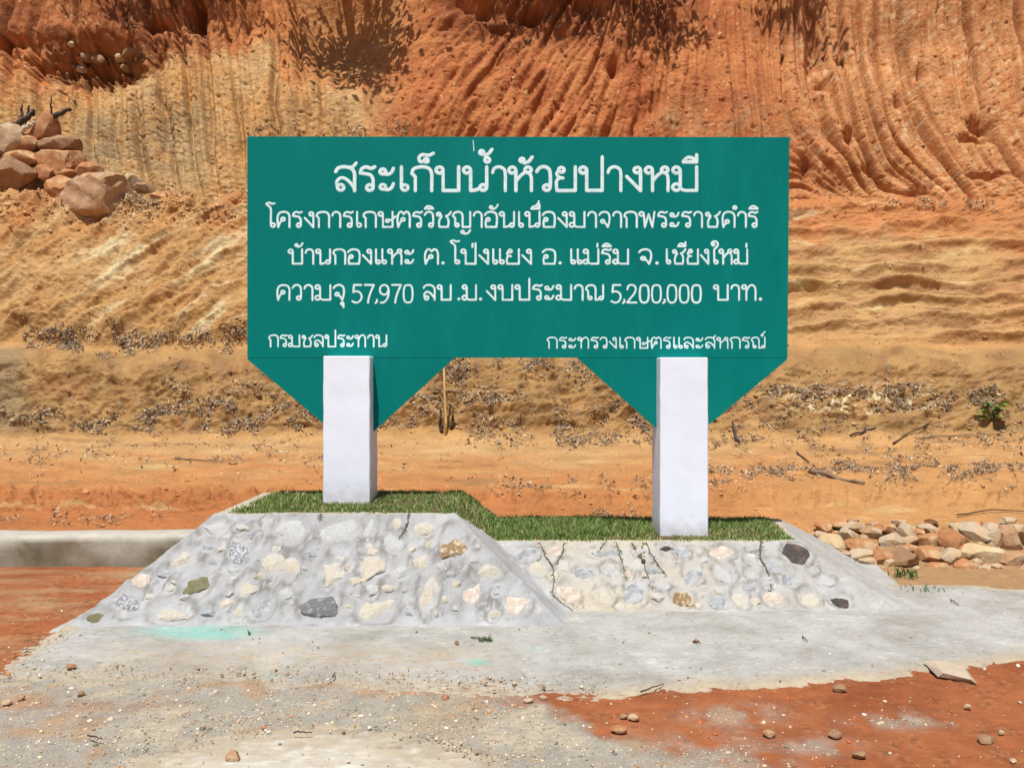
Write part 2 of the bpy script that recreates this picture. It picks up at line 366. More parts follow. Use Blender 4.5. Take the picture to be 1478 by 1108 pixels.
# tall face
Cc = np.zeros_like(C) + np.array(ORG)
Cc = mixc(Cc, RED, .5 + 1.3 * nz + .7 * nv)
Cc = mixc(Cc, PEA, .35 * ss(1060, 1250, px) + ss(1040, 1240, px) * (.30 + .8 * nf + .9 * nv))
Cc = mixc(Cc, CRM, ss(.2, .5, nf + .4 * nz) * .38 * ss(1080, 1200, px)); Cc = mixc(Cc, lin(176, 92, 54), ss(.15, .5, nv - .3 * nf) * .55)
lf = 1 - ss(560, 650, px + py * .35)
Cy = mixc(mixc(np.zeros_like(C) + np.array(OCH), BUF, .5 + 1.5 * nz + .8 * nf), RED, ss(.1, .5, nv + .5 * nf) * .35)
Cy = mixc(Cy, GRY, box(px, py, 90, 300, 150, 262, 38, 24) * (.55 + .8 * nm) * .8)
Cy = mixc(Cy, CRM, ss(.22, .5, nf) * .3); Cy = mixc(Cy, lin(150, 104, 66), ss(.12, .45, fb(q / 22, PY / 60, 207, 4)) * .55)
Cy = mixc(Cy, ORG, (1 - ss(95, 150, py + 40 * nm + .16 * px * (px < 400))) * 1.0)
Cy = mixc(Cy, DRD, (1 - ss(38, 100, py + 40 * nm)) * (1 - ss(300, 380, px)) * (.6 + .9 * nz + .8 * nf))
Cy = mixc(Cy, BRN, box(px, py, 60, 215, 60, 105, 16, 12) * (.5 + 1.2 * nf))  # darkness of the undercut pocket painted in as brown
Cy = mixc(Cy, OLV, box(px, py, 420, 600, -60, 110, 40) * .35)  # tree shade over the hollow painted in as an olive tint
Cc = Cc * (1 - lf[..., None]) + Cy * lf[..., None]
Cc = mixc(Cc, DRD, (1 - ss(30, 100, py + 30 * nm)) * box(px, py, 640, 1000, -500, 300, 60) * (.65 + nz + .5 * nf))  # tree shade along the top of the red part painted in dark red
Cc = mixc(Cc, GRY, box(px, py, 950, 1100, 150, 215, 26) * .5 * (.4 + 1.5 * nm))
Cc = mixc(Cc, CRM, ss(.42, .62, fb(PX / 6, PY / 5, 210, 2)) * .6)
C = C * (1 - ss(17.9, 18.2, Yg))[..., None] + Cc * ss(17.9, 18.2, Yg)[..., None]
# upper bench
ub = ss(16.9, 17.15, Yg) * (1 - ss(18.0, 18.3, Yg))
C = mixc(C, ORG, ub * (.35 + .9 * nz + .6 * ss(900, 1100, PX) + .3 * (1 - ss(100, 250, PX))))
C = mixc(C, GRY, ub * box(px, PY, 150, 500, 290, 310, 60, 9) * .55)
# middle slope
nd = fb(dg / 22, v_ / 150, 221, 4)
Cm = mixc(mixc(np.zeros_like(C) + np.array(lin(192, 142, 86)), ORG, (.25 + .9 * nz) * (1 - ss(330, 420, py))), BUF, .35 + 1.6 * nd)
Cm = mixc(Cm, CRM, ss(.10, .42, nd + .25 * nf) * (.85 * box(px, py, 130, 350, 300, 520, 60)) + ss(.3, .6, nf) * .25)
Cm = mixc(Cm, BRN, ss(.3, .55, -nd) * .3)
nh = fb(PX / 110, hl / 15, 222, 4)
Cn = mixc(np.zeros_like(C) + np.array(TAN), YEL, .3 + 1.7 * nh)
Cn = mixc(Cn, ORG, (1 - ss(318, 372, py + 30 * nm)) * .85 + ss(.25, .6, -nh) * .45)
Cn = mixc(Cn, CRM, ss(.22, .5, nh + .25 * nf) * .5)
Cn = mixc(Cn, ORG, ss(1380, 1500, px) * .3 + ss(490, 540, py) * .3)
Cm = Cm * left[..., None] + Cn * right[..., None]
C = C * (1 - ms)[..., None] + Cm * ms[..., None]
# lower bank + bench above it
lbm = ss(12.2, 12.6, Yg) * (1 - ss(14.4, 14.8, Yg))
Cb = mixc(np.zeros_like(C) + np.array(lin(184, 140, 88)), lin(164, 114, 70), .35 + 1.5 * nm + .5 * nz)
Cb = mixc(Cb, OLV, (.2 + 1.2 * nz) * .7)
Cb = mixc(Cb, GRY, ss(.15, .5, nf + .5 * nm) * .5 * (1 - ss(150, 30, px)) + (1 - ss(20, 60, px)) * .6)
Cb = mixc(Cb, CRM, box(px, PY, 1130, 1330, 562, 596, 50, 6) * ss(.0, .3, nf) + ss(.4, .6, nf) * .2)
C = C * (1 - lbm)[..., None] + Cb * lbm[..., None]
# lower bench
lwm = 1 - ss(12.1, 12.5, Yg)
nb_ = fb(PX / 150, PY / 14, 231, 4)
Cl = mixc(np.zeros_like(C) + np.array(DRT), lin(202, 154, 102), ss(690, 630, py + 55 * nb_) if False else (1 - ss(640, 700, py + 60 * nb_)))
Cl = mixc(Cl, lin(190, 114, 62), ss(700, 726, py + 16 * nb_) * (1 - .8 * ss(600, 1100, px)) * .9)
Cl = mixc(Cl, lin(206, 150, 92), ss(1000, 1250, px) * .7)
Cl = mixc(Cl, lin(176, 136, 94), ss(1150, 1230, px) * ss(745, 765, PY) * .9)
Cl = mixc(Cl, lin(150, 118, 84), ss(.18, .5, nb_ + .3 * nf) * .55 * (1 - ss(700, 720, py)))
Cl = mixc(Cl, lin(220, 184, 130), ss(.25, .5, -nb_) * .5)
Cl = mixc(Cl, BRN, ss(.38, .6, nf) * .35)
C = C * (1 - lwm)[..., None] + Cl * lwm[..., None]
# forest floor above the cut
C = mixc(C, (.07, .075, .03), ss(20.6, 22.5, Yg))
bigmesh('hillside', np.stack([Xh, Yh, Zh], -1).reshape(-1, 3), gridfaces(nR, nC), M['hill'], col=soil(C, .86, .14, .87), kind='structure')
PYd = CY - F * (Zh - H) / Yh; PXd = CX + F * Xh / Yh
def on_hill(pxx, pyy, y0=0, y1=99):              # point of the hillside that shows at a photo pixel
    j = int(np.argmin(np.abs(PXd[200] - pxx))); c = np.where((Yh[:, j] > y0) & (Yh[:, j] < y1), np.abs(PYd[:, j] - pyy), 1e9)
    i = int(np.argmin(c)); return Vector((Xh[i, j], Yh[i, j], Zh[i, j]))
def hill_normal(i, j):
    a = np.array([Xh[i, j + 1] - Xh[i, j - 1], Yh[i, j + 1] - Yh[i, j - 1], Zh[i, j + 1] - Zh[i, j - 1]])
    b = np.array([Xh[i + 1, j] - Xh[i - 1, j], Yh[i + 1, j] - Yh[i - 1, j], Zh[i + 1, j] - Zh[i - 1, j]])
    n = np.cross(a, b); n /= np.linalg.norm(n); return n if n[2] > 0 or n[1] < 0 else -n

# ------------------------------------------------------------------ foreground ground
xs_in = np.arange(-3.4, 4.3, .0125); ys_in = np.arange(3.0, 7.26, .0125)
xo = .35 * 1.35 ** np.arange(0, 20)
GXs = np.concatenate([(-3.4 - np.cumsum(xo))[::-1], xs_in, xs_in[-1] + np.cumsum(xo)])
GYs = np.concatenate([(3.0 - np.cumsum(xo))[::-1], ys_in])
GXg, GYg = np.meshgrid(GXs, GYs)
yy = np.maximum(GYg, 1.2); gpx = CX + F * GXg / yy; gpy = CY + F * H / yy
def wz(poly): return [G(a, b) for a, b in poly]
n1 = fb(GXg * 1.5, GYg * 1.5, 301, 4); n2 = fb(GXg * 7, GYg * 7, 302, 4); n3 = fb(GXg * 30, GYg * 30, 303, 3)
gravel = polysd(GXg, GYg, wz([(-60, 990), (60, 950), (420, 950), (520, 960), (690, 990), (800, 1030), (900, 1062), (1040, 1090), (1120, 1200), (560, 1200), (-100, 1120)]))
gravel = ss(-.10, .14, gravel + .28 * n1 + .12 * n2)
for (cx_, cy_, rx, ry) in [(1060, 1032, 60, 14), (1180, 1078, 50, 12), (1300, 1042, 60, 9), (985, 1095, 130, 30)]:
    gravel = np.maximum(gravel, .8 * np.exp(-((gpx - cx_) / rx) ** 2 - ((gpy - cy_) / ry) ** 2) * ss(-.2, .3, n2 + .2))
redstrip = np.exp(-((gpy - (1015 + .02 * gpx)) / 9) ** 2) * (1 - ss(180, 340, gpx)) * (.6 + n2)
Cg = mixc(np.zeros(GXg.shape + (3,)) + np.array(lin(172, 98, 54)), lin(146, 76, 40), .4 + 1.3 * n1 + .8 * n2)
Cg = mixc(Cg, lin(190, 122, 76), ss(.1, .5, n2 + .4 * n3) * .6); Cg = mixc(Cg, lin(120, 66, 40), ss(.2, .5, n2 - .5 * n3) * .5)
Cg = mixc(Cg, lin(176, 146, 108),  (1 - ss(-2.9, -2.2, GXg)) * np.clip(.25 + 1.5 * fb(GXg * 1.6, GYg * 3.4, 306, 5) + .5 * n3, 0, .9))
Cg = mixc(Cg, lin(176, 136, 94), ss(1.7, 2.4, GXg) * ss(5.7, 6.2, GYg) * .95)
Cg = mixc(Cg, lin(168, 165, 156), gravel * (.9 - .6 * np.clip(redstrip, 0, 1)))
Cg = mixc(Cg, lin(198, 184, 158), gravel * ss(.0, .45, n1 + .6 * n2) * .7)
Cg = mixc(Cg, lin(186, 140, 96), gravel * ss(.05, .35, -n1 + .6 * n2) * .6)
Cg = mixc(Cg, lin(150, 138, 120), gravel * ss(.1, .4, n3 + .5 * n2) * .5)
Cg = mixc(Cg, lin(178, 152, 112), box(gpx, gpy, 590, 690, 1016, 1062, 30, 14) * .45)
GZ = .012 * n1 + .008 * n2 + .004 * n3 + .003 * gravel * fb(GXg * 60, GYg * 60, 305, 2)
GZ += np.clip(.31 * (GYg - 6.86) - .03, 0, 1) * ss(1.1, 1.7, GXg)
GZ *= 1 - ss(8, 20, np.abs(GXg))
bigmesh('ground', np.stack([GXg, GYg, GZ], -1).reshape(-1, 3), gridfaces(*GXg.shape), M['dirt'], col=soil(Cg, .82, .12, .95), kind='structure')

# ------------------------------------------------------------------ concrete apron round the planter, and the poured patch in front of it
TEALP = lin(110, 200, 188)
def slab(name, poly, x0, x1, y0, y1, step, h, edge, colf, seed, soft=None):
    xs = np.arange(x0, x1, step); ys = np.arange(y0, y1, step); X, Y = np.meshgrid(xs, ys)
    sdv = polysd(X, Y, wz(poly)) + edge * fb(X * 3.2, Y * 3.2, seed, 3) + edge * .5 * fb(X * 14, Y * 14, seed + 1, 3) + .022 * fb(X * 34, Y * 34, seed + 9, 3) + .05 * np.minimum(0, .15 - np.abs(fb(X * 7, Y * 7, seed + 11, 2)))
    sf = soft(X, Y) if soft is not None else 0 * X
    sdv = sdv + sf * (.16 * fb(X * 5, Y * 9, seed + 7, 4) + .10 * fb(X * 20, Y * 34, seed + 8, 3))
    t = ss(-.02, .035, sdv) * (1 - .35 * sf * (1 - ss(0, .3, sdv)))
    a = fb(X * 2, Y * 2, seed + 2, 4); b = fb(X * 9, Y * 22, seed + 3, 4); c = fb(X * 40, Y * 40, seed + 4, 3)
    Z = -.03 + (h + .03) * t + t * (.006 * a + .004 * b + .0015 * c) 
    keep = (sdv > -.05); kf = keep[:-1, :-1] & keep[1:, 1:]
    pxx = CX + F * X / Y; pyy = CY + F * H / Y
    Cc = colf(X, Y, pxx, pyy, a, b, c, sdv)
    Cc = mixc(Cc, lin(172, 160, 140), sf * (1 - ss(.0, .30, sdv + .15 * b)) * (.65 + b)); Cc = mixc(Cc, lin(140, 132, 120), sf * (1 - ss(.1, .5, sdv)) * ss(.1, .4, c + .5 * b) * .6)
    V, Q, CC = compact(np.stack([X, Y, Z], -1).reshape(-1, 3), gridfaces(*X.shape, keep=kf), (soil(Cc, .87, 0) * np.array([1.03, 1, 1.05])).reshape(-1, 3))
    return bigmesh(name, V, Q, M['apron'], col=CC, kind='structure')
def apcol(X, Y, pxx, pyy, a, b, c, s):
    C = mixc(np.zeros(X.shape + (3,)) + np.array(lin(176, 176, 174)), lin(150, 148, 142), .3 + 1.1 * a + .8 * b)
    C = mixc(C, lin(200, 200, 196), ss(.1, .45, b - .3 * a) * .7)
    C = mixc(C, lin(186, 168, 138), ss(.16, 0, s) * .7 if False else (1 - ss(.0, .2, s + .1 * a)) * .75)
    C = mixc(C, lin(186, 166, 140), box(pxx, pyy, 150, 720, 935, 975, 60, 14) * (.35 + 1.0 * b))
    C = mixc(C, lin(120, 116, 108), ss(.25, .5, c + .6 * b) * .35)
    C = mixc(C, lin(150, 150, 146), box(pxx, pyy, 150, 520, 965, 1100, 100, 10) * .5)
    for (cx_, cy_, rx, ry, am) in [(285, 915, 95, 12, .8), (300, 922, 60, 8, .5), (688, 960, 20, 6, .9), (388, 977, 12, 5, .7), (362, 994, 8, 4, .6), (770, 940, 12, 3, .4), (1380, 1030, 2, 2, .2)]:
        C = mixc(C, TEALP, am * .55 * ss(.15, .9, np.exp(-((pxx - cx_) / rx) ** 2 - ((pyy - cy_) / ry) ** 2) * (1 + .9 * b + .6 * c)))
    return C
slab('concrete_apron', [(-20, 968), (40, 930), (90, 905), (180, 850), (420, 830), (1000, 800), (1290, 845), (1400, 846), (1500, 852), (1750, 858), (2300, 862), (2300, 918), (1700, 938), (1478, 955), (1400, 968), (1330, 974), (1280, 983),
                        (1180, 990), (1090, 993), (960, 1002), (860, 1010), (760, 1008), (640, 1004), (560, 998), (430, 992), (250, 985), (90, 985), (-10, 990)],
     -3.1, 6.6, 3.75, 7.0, .0135, .018, .05, apcol, 401, lambda X, Y: (1 - ss(.2, .7, X)) * (1 - ss(4.7, 5.0, Y)) + .25 * ss(.2, .7, X))
def pcol(X, Y, pxx, pyy, a, b, c, s):
    C = mixc(np.zeros(X.shape + (3,)) + np.array(lin(198, 194, 184)), lin(180, 170, 150), .3 + 1.2 * a + .8 * b)
    C = mixc(C, lin(212, 210, 204), ss(.05, .4, b - .3 * a) * .8)
    C = mixc(C, lin(176, 160, 136), (1 - ss(.0, .45, s + .3 * b + .2 * a)) * .8)
    return C
slab('concrete_patch', [(120, 1125), (200, 1082), (330, 1056), (480, 1042), (580, 1046), (640, 1066), (700, 1082), (800, 1112), (860, 1180), (700, 1320), (300, 1330), (60, 1200)],
     -2.2, .7, 2.2, 3.85, .0125, .009, .10, pcol, 431, lambda X, Y: .55 + 0 * X)

# ------------------------------------------------------------------ the planter: two levels of mortared stone
step = .0135
xs = np.arange(-3.0, 3.4, step); ys = np.arange(4.85, 7.75, step); X, Y = np.meshgrid(xs, ys)
def planter_h(X, Y):
    z = np.zeros_like(X)
    k = .585
    d1 = np.maximum.reduce([(-2.0 - X) / .655, (X + .386) / .72, (5.785 - Y) / .64, (Y - 6.93) / .5, z])
    h1 = k - k * d1
    xr = 1.99 + .19 * (Y - 6.05)
    d2 = np.maximum.reduce([(-1.5 - X) / .6, (X - xr) / .66, (6.05 - Y) / .56, (Y - 7.07) / .4, z])
    h2 = .36 - .36 * d2
    return h1, h2
h1, h2 = planter_h(X, Y)
k_ = .03; hh = np.clip(.5 + .5 * (h1 - h2) / k_, 0, 1); Hs = h2 * (1 - hh) + h1 * hh + k_ * hh * (1 - hh) * .5
top = ss(-.02, .0, np.maximum(h1 - .575, h2 - .352) + .0)
rough = .011 * fb(X * 5, Y * 5, 501, 4) + .008 * fb(X * 18, Y * 18, 502, 3) + .003 * fb(X * 50, Y * 50, 503, 2)
slope_m = 1 - ((h1 > .583) | ((h2 > .358) & (h1 < .36)))
Hs = Hs + rough * (.25 + .75 * slope_m)
raw = Hs.copy(); u0 = Hs - .010
Hs = .010 + .5 * (u0 + np.sqrt(u0 ** 2 + .0011)) - .004 + rough * .12
Hs = np.where(Hs > .5, raw, Hs * 1.0)
keep = (raw > -.10)
Hs = Hs - .06 * ss(-.05, -.10, raw) if False else Hs - .05 * (1 - ss(-.10, -.055, raw))
kf = keep[:-1, :-1] & keep[1:, 1:]
# project for colour zones
ppx = CX + F * X / Y; ppy = CY + F * (H - Hs) / Y
a = fb(X * 2.5, Y * 2.5, 510, 4); b = fb(X * 10, Y * 10, 511, 4); c = fb(X * 35, Y * 35, 512, 3)
Cp = mixc(np.zeros(X.shape + (3,)) + np.array(lin(174, 176, 179)), lin(152, 153, 155), .3 + 1.0 * a + .7 * b)
Cp = mixc(Cp, lin(198, 199, 200), ss(.1, .5, b - .4 * a) * .7)
rightface = ss(-.15, .25, X - .12) * ss(.0, .05, h2 - h1)
Cp = mixc(Cp, lin(192, 182, 160), rightface * (.75 - .5 * ss(.6, 1.6, X)) * (.75 + .9 * a))
Cp = mixc(Cp, lin(128, 124, 116), ss(.28, .5, c + .5 * b) * .35)
Cp = mixc(Cp, lin(190, 178, 150), (1 - slope_m) * .6)
for (cx_, cy_, rx, ry, am) in [(285, 914, 105, 11, .8), (330, 918, 50, 7, .6)]:
    Cp = mixc(Cp, TEALP, am * .6 * ss(.15, .9, np.exp(-((ppx - cx_) / rx) ** 2 - ((ppy - cy_) / ry) ** 2) * (1 + .9 * b + .6 * c)))
def surf(x, y):
    j = min(max(int((x - xs[0]) / step + .5), 0), len(xs) - 1); i = min(max(int((y - ys[0]) / step + .5), 0), len(ys) - 1)
    return float(Hs[i, j])
# stones set in the faces: (px, py, w, h, turn, kind)
STN = [(309, 764, 40, 22, -8, 's_white'), (347, 793, 34, 40, 20, 's_speck'), (420, 768, 50, 34, 5, 's_white'), (264, 808, 38, 30, 0, 's_cream'), (393, 816, 34, 34, -10, 's_cream'), (421, 820, 22, 30, 30, 's_beige'),
       (237, 829, 20, 15, 0, 's_grey'), (204, 838, 28, 18, -10, 's_pink'), (283, 843, 46, 35, 10, 's_olive'), (358, 849, 34, 26, -25, 's_cream'), (187, 872, 52, 30, -20, 's_speck'), (248, 885, 62, 28, -12, 's_cream'),
       (142, 893, 38, 17, 0, 's_olive'), (325, 871, 28, 16, 0, 's_pink'), (376, 876, 38, 28, 20, 's_grey'), (460, 873, 58, 42, 0, 's_dark'), (489, 765, 60, 38, 15, 's_white'), (533, 766, 22, 36, -8, 's_white'),
       (574, 757, 24, 18, 0, 's_cream'), (570, 783, 32, 26, 25, 's_white'), (614, 760, 32, 22, 35, 's_cream'), (655, 790, 38, 48, -25, 's_brown'), (609, 812, 34, 22, -12, 's_cream'), (536, 822, 40, 36, 10, 's_beige'),
       (478, 828, 42, 32, 30, 's_cream'), (702, 826, 42, 23, -12, 's_cream'), (562, 848, 28, 12, 8, 's_cream'), (619, 858, 30, 52, 0, 's_beige'), (681, 858, 28, 40, 0, 's_pink'), (544, 879, 62, 36, 8, 's_cream'),
       (744, 871, 46, 32, -8, 's_pink'), (368, 770, 22, 18, 0, 's_grey'), (310, 812, 24, 16, 0, 's_grey'), (452, 796, 26, 14, 0, 's_grey'), (410, 858, 24, 14, 0, 's_white'), (590, 885, 18, 14, 0, 's_grey'),
       (650, 830, 16, 12, 0, 's_grey'), (505, 855, 16, 12, 0, 's_grey'), (690, 790, 12, 10, 0, 's_white'), (300, 884, 22, 14, 0, 's_grey'),
       (762, 800, 38, 22, -5, 's_blue'), (845, 828, 38, 18, 0, 's_blue'), (875, 798, 56, 14, 3, 's_grey'), (820, 857, 36, 28, -5, 's_pink'), (872, 861, 30, 30, 0, 's_cream'), (918, 853, 30, 44, -35, 's_blue'),
       (1000, 830, 26, 40, -25, 's_blue'), (984, 864, 36, 28, -8, 's_brown'), (1042, 800, 36, 22, 0, 's_pink'), (1046, 829, 32, 34, 10, 's_white'), (1069, 864, 24, 32, 10, 's_cream'), (1036, 870, 26, 20, 0, 's_grey'),
       (1085, 830, 20, 15, 0, 's_white'), (1151, 801, 44, 29, -12, 's_black'), (1139, 834, 34, 26, 20, 's_blue'), (1117, 866, 34, 24, 0, 's_pink'), (1169, 865, 32, 26, 0, 's_cream'), (1192, 838, 28, 18, -20, 's_white'),
       (1213, 868, 34, 19, -25, 's_black'), (961, 792, 26, 9, 3, 's_black'), (1090, 795, 24, 10, 0, 's_grey'), (800, 832, 18, 14, 0, 's_cream'), (945, 822, 20, 14, 0, 's_grey'), (905, 828, 18, 12, 0, 's_pink'),
       (1085, 850, 20, 12, 0, 's_grey'), (955, 845, 20, 14, 0, 's_white'), (800, 795, 24, 14, 0, 's_pink')]
_rs = random.Random(77); _tries = 0
def _in(px_, py_, poly):
    c = False; n = len(poly)
    for a in range(n):
        x1, y1 = poly[a]; x2, y2 = poly[(a + 1) % n]
        if ((y1 > py_) != (y2 > py_)) and px_ < (x2 - x1) * (py_ - y1) / (y2 - y1) + x1: c = not c
    return c
FACES = [[(318, 752), (640, 752), (790, 892), (120, 898)], [(735, 792), (1135, 792), (1262, 882), (820, 884)]]
while _tries < 5000:
    _tries += 1
    fc = FACES[_rs.random() < .38]; sx = _rs.uniform(120, 1262); sy = _rs.uniform(750, 898); sw = _rs.uniform(12, 36); sh = sw * _rs.uniform(.55, .95)
    if not _in(sx - sw * .4, sy, fc) or not _in(sx + sw * .4, sy, fc) or not _in(sx, sy + sh * .4, fc) or not _in(sx, sy - sh * .3, fc): continue
    if any(((sx - t[0]) / ((sw + t[2]) * .50)) ** 2 + ((sy - t[1]) / ((sh + t[3]) * .50)) ** 2 < 1 for t in STN): continue
    STN.append((sx, sy, sw, sh, _rs.uniform(-35, 35), _rs.choice(['s_smear', 's_smear', 's_beige', 's_white', 's_grey', 's_smear2', 's_smear2', 's_cream'])))
def hit_planter(pxx, pyy):
    d = Vector(((pxx - CX) / F, 1, (CY - pyy) / F)); t = 4.7
    while t < 7.5:
        p = Vector((0, 0, H)) + d * t
        if p.z < surf(p.x, p.y): return p
        t += .004
    return None
SPOS = [hit_planter(a[0], a[1]) for a in STN]
rsn = .25 * fb(X * 22, Y * 22, 530, 3)
for (sx, sy, sw, sh, ang, kind), p in zip(STN, SPOS):      # mortar is worked up around each stone
    if p is None: continue
    rx, ry = sw * p.y / F * .5, sh * p.y / F * .5 / .8
    dd = np.hypot((X - p.x) / (rx + .012), (Y - p.y) / (ry + .012)) + rsn
    Hs = Hs + .008 * np.exp(-((dd - 1.25) / .28) ** 2) - .006 * (1 - ss(.7, 1.05, dd))
    Cp = mixc(Cp, lin(122, 120, 116), .8 * np.exp(-((dd - 1.02) / .13) ** 2) * np.clip(2 * b + .45, 0, 1))  # dark joint that also paints in the shadow around each stone
V, Q, CC = compact(np.stack([X, Y, Hs], -1).reshape(-1, 3), gridfaces(*X.shape, keep=kf), (soil(Cp, .88, 0) * np.array([1.03, 1, 1.06])).reshape(-1, 3))
planter = empty('stone_planter', (0, 6.3, 0), label='grey stepped planter of mortared stones holding grass under the green sign', category='planter')
PL = Vector((0, 6.3, 0))
o = bigmesh('mortar', V - np.array([0, 6.3, 0]), Q, M['mortar'], planter, col=CC)
# bed
def bed_mask(X, Y):
    fr = np.where(X < -.37, 5.85, np.where(X > -.13, 6.105, 5.85 + (X + .37) / .24 * .255))
    bk = np.where(X < -.40, 6.86, np.where(X > -.05, 7.0, 6.86 + (X + .40) / .35 * .14))
    n = .02 * fb(X * 12, Y * 12, 520, 2)
    return np.minimum.reduce([X + 1.86 + n, 1.93 + .12 * (Y - 6.05) - X + n, Y - fr + n * .4, bk - Y + n])
bm_ = bed_mask(X, Y); kf = (bm_[:-1, :-1] > 0) & (bm_[1:, 1:] > 0)
V, Q, _ = compact(np.stack([X, Y - 6.3, Hs + .007 * ss(0, .03, bm_) + .002], -1).reshape(-1, 3), gridfaces(*X.shape, keep=kf))
bigmesh('soil', V, Q, M['soil'], planter)
for i, (sx, sy, sw, sh, ang, kind) in enumerate(STN):
    p = SPOS[i]
    if p is None: continue
    e = .05
    gx = (surf(p.x + e, p.y) - surf(p.x - e, p.y)) / (2 * e); gy = (surf(p.x, p.y + e) - surf(p.x, p.y - e)) / (2 * e)
    gx, gy = (0.0, .585 / .64) if sx < 700 else ((0.0, .36 / .56) if gy < .8 and p.x > .2 else (0.0, .585 / .64))
    n = Vector((-gx, -gy, 1)).normalized(); mpp = p.y / F
    wv = Vector((1, 0, 0)); up = n.cross(wv).normalized(); 
    # height on the picture -> length along the sloping face
    vis = max(.35, abs(up.z + up.y * (H - p.z) / p.y))
    th = .075
    V_, Fc = rockgeo(900 + i, sw * mpp * 1.16, sh * mpp / vis * 1.16, th, sub=3 if sw > 24 else 2, planes=11, cut=(.5, .95), rough=.16)
    o = meshobj('stone', [tuple(v) for v in V_], Fc, rockmat(kind), planter, smooth=True, sharp=26)
    ca, sa = math.cos(math.radians(ang)), math.sin(math.radians(ang))
    ax = wv * ca + up * sa; ay = n.cross(ax)
    Mx = Matrix((ax, ay, n)).transposed().to_4x4()
    Mx.translation = p - n * (th * .5 - .021) - PL
    o.matrix_parent_inverse = Matrix.Identity(4); o.matrix_local = Mx

# ------------------------------------------------------------------ kerb on the left
def kerb():
    n = 150; xk = np.linspace(-9.5, -2.05, n)
    sect = [(6.90, -.05), (6.915, .05), (6.915, .12), (6.92, .18), (6.925, .218), (6.945, .235), (7.02, .242), (7.12, .242), (7.20, .236), (7.22, .18), (7.22, -.05)]
    V = []; C = []
    for j, (y, z) in enumerate(sect):
        for i, x in enumerate(xk):
            wob = .012 * float(pn(x * .9, j * .05, 7)); wz_ = .008 * float(pn(x * 1.7, 2.0, 9)) + (x + 4.7) * .006
            V.append((x, y + wob + (x + 4.7) * -.012, z + wz_))
            nn = float(fb(x * 1.6, z * 2.5, 13, 5)) * 1.5; tp = 1 if z > .20 else 0
            stain = np.clip(1.0 + nn * 1.2 - .6 * (z > .15) * (.3 + .7 * (x < -3.9)), 0, 1) * (1 - tp)
            c = np.array(lin(188, 182, 168)) * (1 - stain) * .85 + np.array(lin(128, 116, 94)) * stain * (.72 + .4 * float(fb(x * 6, z * 3, 17, 3)))
            C.append(c)
    Q = gridfaces(len(sect), n)
    bigmesh('concrete_kerb', np.array(V), Q[:, ::-1], M['kerb'], col=np.array(C),
            label='low stained concrete kerb running behind the planter on the left', category='kerb')
kerb()

# ------------------------------------------------------------------ the sign
YB = 6.36
sign = empty('signboard', (0, 6.4, 0), label='large green Thai sign board with white painted lettering on two white posts', category='sign')
def loc(v): return (v[0], v[1] - 6.4, v[2])
def plate(name, pts, y0, y1, m, parent, edge=None, plain=(4,)):
    n = len(pts); v = [loc((x, y0, z)) for x, z in pts] + [loc((x, y1, z)) for x, z in pts]
    f = [tuple(range(n)), tuple(range(2 * n - 1, n - 1, -1))] + [(i, i + n, (i + 1) % n + n, (i + 1) % n) for i in range(n)]
    f = [tuple(reversed(q)) for q in f] 
    o = meshobj(name, v, f, m, parent)
    if edge:
        o.data.materials.append(edge)
        for k_, p_ in enumerate(o.data.polygons[2:]): p_.material_index = 0 if (n == 5 and k_ == 3) or (n == 4 and k_ == 0) else 1
    return o
def bx(pxx, pyy): p = P(pxx, pyy, YB); return (p.x, p.z)
zs = bx(0, 516)[1]
plate('panel', [(bx(357, 0)[0], zs), (bx(1136.5, 0)[0], zs), (bx(1139.5, 0)[0], bx(0, 198)[1]), (bx(357, 0)[0], bx(0, 197)[1])], YB, YB + .03, M['teal'], sign, M['edge'])
plate('lower_panel', [bx(357.5, 519), bx(511, 648), bx(655, 517.2), (bx(655, 0)[0], zs - .0004), (bx(357.5, 0)[0], zs - .0004)], YB + .0015, YB + .03, M['teal'], sign, M['edge'])
plate('lower_panel', [bx(834, 517.2), bx(981, 648), bx(1136, 519), (bx(1136, 0)[0], zs - .0004), (bx(834, 0)[0], zs - .0004)], YB + .0015, YB + .03, M['teal'], sign, M['edge'])
fr = [boxmesh(-1.93, 2.0, YB + .032, YB + .07, z, z + .04) for z in (1.68, 2.2, 2.72, 3.22)] + [boxmesh(x, x + .04, YB + .072, YB + .11, 1.3 if x in (-1.2, 1.22) else 1.7, 3.25) for x in (-1.9, -1.2, -.35, .4, 1.22, 1.95)]
v, f = join(fr); meshobj('frame', [loc(q) for q in v], f, M['steel'], sign)
